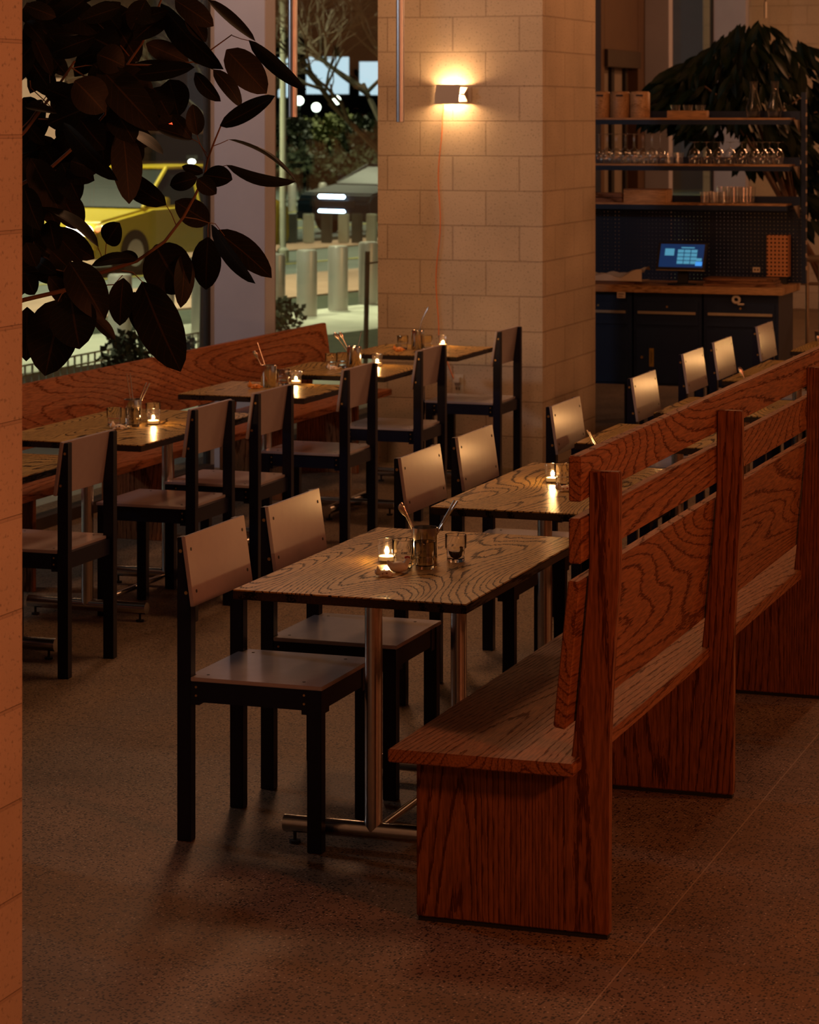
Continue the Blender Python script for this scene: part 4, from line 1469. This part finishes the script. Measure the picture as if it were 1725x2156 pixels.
# low mesh fence and stakes of the planting bed
M['mesh'] = plain('pale wire', (.42, .42, .32), .6)
t = thing('wire_fence', 'low pale wire mesh fence round the planting bed', 'fence', (-9.35, 14.4, ZG))
fg = G()
for k in range(59):
    fg.box(-.006, .006, k * .12, k * .12 + .014, 0, .30)
for z in (.0, .075, .15, .225, .30):
    fg.box(-.006, .006, 0, 7.0, z, z + .014)
fg.build('mesh_panel', M['mesh'], t)
M['stake'] = mottled('weathered stake', (.05, .040, .024), (.08, .062, .036), 12, .9)
for (y, x, r, h, lab) in ((21.8, -8.0, .022, 1.01, 'dark thin garden stake outside beside the block pillar'), (18.26, -8.0, .034, 1.0, 'brown garden stake outside beside the window mullion')):
    o = G().cyl((0, 0, 0), (.02, 0, h), r, seg=10).build('garden_stake', M['stake'], smooth=True)
    o.location = (x, y, ZG)
    tag(o, lab, 'stake')
tag(G().cyl((-8.0, 21.8, .75), (-8.0, 25.5, .75), .008, seg=8).build('stake_wire', M['stake']), 'thin wire strung from the dark garden stake', 'wire')


def bush(name, label, c, rx, ry, rz, n, m, size, seed, cat='bush', group=None):
    r_ = random.Random(seed)
    t = thing(name, label, cat, (c[0], c[1], ZG), 0, group)
    g = G()
    for _ in range(n):
        while True:
            p = Vector((r_.uniform(-1, 1), r_.uniform(-1, 1), r_.uniform(-1, 1)))
            if .25 < p.length < 1:
                break
        k = 1 + .25 * math.sin(p.x * 5 + seed) * math.cos(p.y * 4)
        q = Vector((p.x * rx * k, p.y * ry * k, c[2] - ZG + p.z * rz))
        if q.z < .02:
            continue
        dv = Vector((r_.uniform(-1, 1), r_.uniform(-1, 1), r_.uniform(-.3, 1))).normalized() * size
        sv = dv.orthogonal().normalized() * size * .35
        sv.rotate(Matrix.Rotation(r_.uniform(0, 6), 3, dv.normalized()))
        g.add([q, q + dv * .5 + sv, q + dv, q + dv * .5 - sv], [(0, 1, 2, 3)])
    g.build('foliage', m, t)
    s = G()
    for k in range(5):
        a_ = k * 1.3
        s.sweep([(0, 0, 0), (rx * .2 * math.cos(a_), ry * .2 * math.sin(a_), (c[2] - ZG) * .6), (rx * .5 * math.cos(a_), ry * .5 * math.sin(a_), c[2] - ZG + rz * .3)], [max(.012, rx * .03), max(.01, rx * .022), .006], 6)
    s.build('stem', M['stake'], t)
    return t


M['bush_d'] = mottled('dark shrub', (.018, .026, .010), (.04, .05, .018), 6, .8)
M['bush_l'] = mottled('lit shrub', (.06, .075, .018), (.15, .15, .04), 2, .8)  # lamplight on the bushes put into a lighter, yellower leaf colour
p = at(268, 735, 20.5)
bush('shrub', 'small dark shrub outside below the hanging leaves', (p.x, p.y, .12), .20, .20, .26, 500, M['bush_d'], .07, 1)
p = at(384, 722, 20.6)
bush('shrub', 'small dark shrub beside the brown garden stake', (p.x, p.y, .10), .18, .22, .24, 400, M['bush_d'], .06, 2)
p = at(590, 650, 27)
bush('shrub', 'low shrub beside the first bollard at the steel mullion', (p.x, p.y, .0), .22, .22, .18, 260, M['bush_d'], .08, 3)
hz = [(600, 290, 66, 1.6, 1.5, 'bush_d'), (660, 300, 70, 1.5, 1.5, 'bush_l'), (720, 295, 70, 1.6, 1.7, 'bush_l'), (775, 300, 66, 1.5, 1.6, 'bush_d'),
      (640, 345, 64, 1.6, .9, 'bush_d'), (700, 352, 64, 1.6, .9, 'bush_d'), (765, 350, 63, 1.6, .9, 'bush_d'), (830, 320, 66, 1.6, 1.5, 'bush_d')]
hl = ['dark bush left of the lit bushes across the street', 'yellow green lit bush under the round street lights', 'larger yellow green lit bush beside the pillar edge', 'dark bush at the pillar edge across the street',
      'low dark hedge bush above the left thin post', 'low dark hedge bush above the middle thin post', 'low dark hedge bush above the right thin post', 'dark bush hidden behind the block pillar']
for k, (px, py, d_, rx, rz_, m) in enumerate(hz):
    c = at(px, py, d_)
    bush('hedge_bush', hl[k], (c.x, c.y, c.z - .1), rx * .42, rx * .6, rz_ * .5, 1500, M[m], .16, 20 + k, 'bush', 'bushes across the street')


def bare_tree(name, label, base, h, seed, spread=.55, levels=6, r0=.10):
    r_ = random.Random(seed)
    t = thing(name, label, 'tree', tuple(base))
    tr, br = G(), G()
    top = Vector((0, 0, h * .32))
    tr.sweep([(0, 0, 0), (0.02, 0, h * .16), top], [r0, r0 * .85, r0 * .75], 10)

    def grow(p, dv, ln, r, lv):
        q = p + dv * ln
        mid = p.lerp(q, .5) + Vector((r_.uniform(-1, 1), r_.uniform(-1, 1), r_.uniform(-.5, .5))) * ln * .07
        br.sweep([p, mid, q], [r, r * .85, r * .68], 5 if lv > 2 else 4, cap=False)
        if lv == 0:
            return
        for _ in range(3 if lv > 3 else 2):
            nd = (dv + Vector((r_.uniform(-1, 1), r_.uniform(-1, 1), r_.uniform(-.35, .6))) * spread * 1.5).normalized()
            grow(p.lerp(q, r_.uniform(.6, 1)), nd, ln * r_.uniform(.62, .82), r * .62, lv - 1)
    for k in range(5):
        a_ = k * 1.26 + r_.uniform(-.3, .3)
        grow(top * r_.uniform(.75, 1), Vector((math.cos(a_) * .8, math.sin(a_) * .8, .7)).normalized(), h * .24, r0 * .5, levels - 1)
    tr.build('trunk', M['stake'], t, smooth=True)
    br.build('branch', M['stake'], t)
    return t


p = at(835, 560, 36)
bare_tree('bare_tree', 'leafless street tree whose branches cross the view by the pillar', (p.x, p.y, ZG), 5.6, 3)
p = at(500, 520, 44)
bare_tree('bare_tree', 'leafless street tree behind the steel mullion', (p.x, p.y, ZG), 6.4, 8)

# street lights with round globes
M['globe'] = plain('globe light', (1, 1, .95), .4, emit=(.85, .95, .85), power=5)
for px, py, d_, lab in ((630, 212, 72, 'left round globe street light'), (666, 226, 72, 'lowest round globe street light, the middle one'), (708, 211, 72, 'right round globe street light')):
    c = at(px, py, d_)
    t = thing('globe_lamp', lab, 'street lamp', (c.x, c.y, ZG), 0, 'globe street lights')
    G().ball((0, 0, c.z - ZG), .125, .125, .125).build('globe', M['globe'], t, smooth=True)
    G().cyl((0, 0, 0), (0, 0, c.z - ZG - .11), .03, seg=10).build('pole', M['kerb'], t)
t = thing('lamp_post', 'tall thin pale lamp post by the steel mullion', 'lamp post', tuple(at(596, 500, 40)))
t.location.z = ZG
G().cyl((0, 0, 0), (0, 0, 5.6), .05, .04, seg=14).build('pole', M['side'], t, smooth=True)
G().lathe([(.001, 0), (.09, 0), (.09, .18), (.05, .22), (.001, .22)], 14).build('pole_base', M['side'], t, smooth=True)
G().box(-.08, .30, -.05, .05, 5.6, 5.68).build('lamp_head', M['kerb'], t)
# small white signal head on a thin post near the left pane
c = at(404, 345, 50)
M['siglamp'] = plain('white signal', (1, 1, 1), .4, emit=(1, .98, .9), power=7)
M['redlamp'] = plain('red signal', (1, .1, .05), .4, emit=(1, .06, .02), power=3.5)
M['orlamp'] = plain('orange lamp', (1, .5, .2), .4, emit=(1, .34, .12), power=1.6)
t = thing('street_sign_light', 'small white light on a pole between the leaves', 'street lamp', (c.x, c.y, ZG))
G().cyl((0, 0, 0), (0, 0, c.z - ZG), .03, seg=10).build('pole', M['kerb'], t)
G().ball((0, 0, c.z - ZG + .04), .07, .07, .05, seg=12).build('light', M['siglamp'], t, smooth=True)
G().box(-.08, .08, -.08, .08, c.z - ZG + .09, c.z - ZG + .16).build('hood', M['kerb'], t)


# ------------------------------------------------------------------ vehicles (front towards -Y in local space)
M['cab'] = plain('taxi yellow', (.62, .44, .03), .35, coat=.4)
M['darkcar'] = plain('dark blue car', (.004, .009, .013), .6, spec=.12)
M['carglass'] = plain('car glass', (.012, .016, .014), .5, spec=.12)
M['tyre'] = plain('tyre', (.012, .012, .012), .85)
M['headl'] = plain('headlight', (1, .95, .85), .3, emit=(1, .92, .75), power=16)
M['headl_streak'] = plain('cool headlight streak', (.9, .95, 1), .3, emit=(.55, .75, 1), power=12)
M['brownvan'] = plain('brown van', (.30, .13, .05), .5)


def car(name, label, loc, rz, body, length=4.7, width=1.82, hgt=1.45, lights='headl', bars=False, sign=False, cat='car'):
    t = thing(name, label, cat, loc, rz)
    hw = width / 2
    prof = [(0, .30), (-.02, .62), (.12, .78), (1.15, .93), (1.25, .95), (length - .35, .98), (length, .88), (length + .02, .40), (length - .05, .28), (.08, .25)]
    G().prism(prof, -hw, hw, 'x').build('body', body, t, bevel=.05, seg=3)
    g = G()
    b0 = [(-hw + .05, 1.05), (hw - .05, 1.05), (hw - .05, length - .5), (-hw + .05, length - .5)]
    t0 = [(-hw + .22, 1.85), (hw - .22, 1.85), (hw - .22, length - 1.0), (-hw + .22, length - 1.0)]
    g.add([(x, y, .93) for x, y in b0] + [(x, y, hgt - .03) for x, y in t0], [(0, 1, 5, 4), (1, 2, 6, 5), (2, 3, 7, 6), (3, 0, 4, 7), (4, 5, 6, 7), (3, 2, 1, 0)])
    g.build('window_band', M['carglass'], t, bevel=.02)
    G().box(-hw + .20, hw - .20, 1.82, length - .98, hgt - .04, hgt).build('roof', body, t, bevel=.015)
    pil = G()
    for s in (-1, 1):
        for (ya, yb) in ((1.10, 1.85), (2.45, 2.45), (length - .55, length - 1.05)):
            pil.sweep([(s * (hw - .06), ya, .93), (s * (hw - .21), yb, hgt - .02)], .03, 6)
    pil.build('roof_pillar', body, t)
    for s in (-1, 1):
        for y in (.85, length - .9):
            w = G().cyl((s * (hw - .20), y, .32), (s * (hw + .01), y, .32), .32, seg=24).build('wheel', M['tyre'], t, smooth=True)
            G().cyl((s * (hw + .0), y, .32), (s * (hw + .016), y, .32), .19, seg=18).build('hubcap', M['steel'], w, smooth=True)
        if not bars:
            G().ball((s * (hw - .32), .01, .66), .24, .07, .085, seg=14).build('headlight', M[lights], t, smooth=True)
            G().ball((s * (hw - .03), .10, .68), .04, .10, .05, seg=10).build('indicator', M['orlamp'], t, smooth=True)
        G().box(*sorted((s * hw, s * (hw + .16))), 1.35, 1.47, .95, 1.08).build('mirror', body, t, bevel=.02)
    if bars:
        for z in (.72, .44):
            G().box(-.34, .34, -.045, .0, z - .035, z + .035).build('headlight_streak', M['headl_streak'], t, bevel=.03)  # glowing bars stand in for the streaks of moving headlights
    G().box(-hw * .6, hw * .6, -.025, .06, .44 if not bars else .52, .56 if not bars else .64).build('grille', M['black'], t)
    G().box(-hw, hw, -.06, .10, .28, .42).build('bumper', M['black'] if bars else body, t, bevel=.03)
    if sign:
        G().box(-.18, .18, 2.3, 2.45, hgt, hgt + .14).build('roof_sign', M['siglamp'], t, bevel=.02)
    return t


p = at(205, 592, 36.3)
q = Vector((p.x, p.y, 0)) + SN * .92
car('taxi_cab', 'yellow taxi with lit headlights seen through the plant', (q.x, q.y, ZG - .03), -R(12.4), M['cab'], lights='headl', hgt=1.50)
p = at(700, 500, 50)
car('parked_car', 'dark car with two bars for its cool white headlight streaks by the bollards', (p.x, p.y, ZG - .04), -R(12.4) - R(8), M['darkcar'], bars=True, hgt=1.30)
c = at(365, 430, 58)
t = thing('delivery_van', 'brown orange van behind the taxi', 'van', (c.x, c.y, ZG - .04), YAW + R(5))
G().box(-.9, .9, 0, 4.6, .35, 2.05).build('box_body', M['brownvan'], t, bevel=.05)
G().box(-.75, .75, -.03, .01, 1.25, 1.85).build('windscreen', M['carglass'], t)
for s in (-1, 1):
    G().ball((s * .65, -.02, .75), .14, .05, .10, seg=12).build('headlight', M['orlamp'], t, smooth=True)
    for y in (.9, 3.7):
        G().cyl((s * .70, y, .36), (s * .92, y, .36), .36, seg=20).build('wheel', M['tyre'], t, smooth=True)
G().box(-.5, .5, -.02, .1, 2.05, 2.13).build('roof_light', M['redlamp'], t, bevel=.02)

# buildings far behind
M['facade'] = mottled('dark facade', (.020, .020, .017), (.03, .03, .026), .4, .9)
M['facade_g'] = mottled('grey facade', (.17, .17, .13), (.21, .21, .16), .5, .9)
M['litwin'] = mottled('lit office window', (.40, .50, .55), (.60, .72, .80), .7, .5)
for nm, c_, pw in (('litwin', (.55, .70, .85), .55),):
    b_ = M[nm].node_tree.nodes['Principled BSDF']
    b_.inputs['Emission Color'].default_value = (*c_, 1)
    b_.inputs['Emission Strength'].default_value = pw * 2.2
M['warmwin'] = plain('warm lit window', (.6, .4, .25), .5, emit=(1, .55, .28), power=.45)


def facade(name, label, px0, px1, d_, ztop, m, wins, wm, depth=8):
    a, b = at(px0, 245, d_), at(px1, 245, d_)
    rt = Vector((CA, SA, 0))
    back = Vector((-SA, CA, 0))
    t = thing(name, label, 'building', (a.x, a.y, ZG), YAW)
    wd = (b - a).length
    G().box(0, wd, 0, depth, 0, ztop - ZG).build('wall', m, t)
    G().box(-.2, wd + .2, -.2, depth + .2, ztop - ZG, ztop - ZG + .4).build('roof', M['kerb'], t)
    for (x0, y0, x1, y1) in wins:
        f = G()
        u0, u1 = (x0 - px0) * d_ / FPX, (x1 - px0) * d_ / FPX
        z1, z0 = CAMH - (y0 - YH) * d_ / FPX - ZG, CAMH - (y1 - YH) * d_ / FPX - ZG
        w = f.box(u0 - .08, u1 + .08, -.06, 0, z0 - .08, z1 + .08).build('window', M['kerb'], t)
        G().box(u0, u1, -.08, -.06, z0, z1).build('pane', wm, w)
    return t


facade('office_block', 'dark office building with bluish lit windows beyond the trees', 430, 1000, 120, 14, M['facade'],
       [(586, 122, 612, 205), (645, 120, 735, 198), (757, 130, 830, 200)], M['litwin'])
facade('grey_building', 'grey building behind the taxi with one warm lit window', -260, 350, 85, 12, M['facade_g'],
       [(40, 165, 135, 335), (-60, 165, 10, 335), (310, 215, 322, 240)], M['warmwin'])
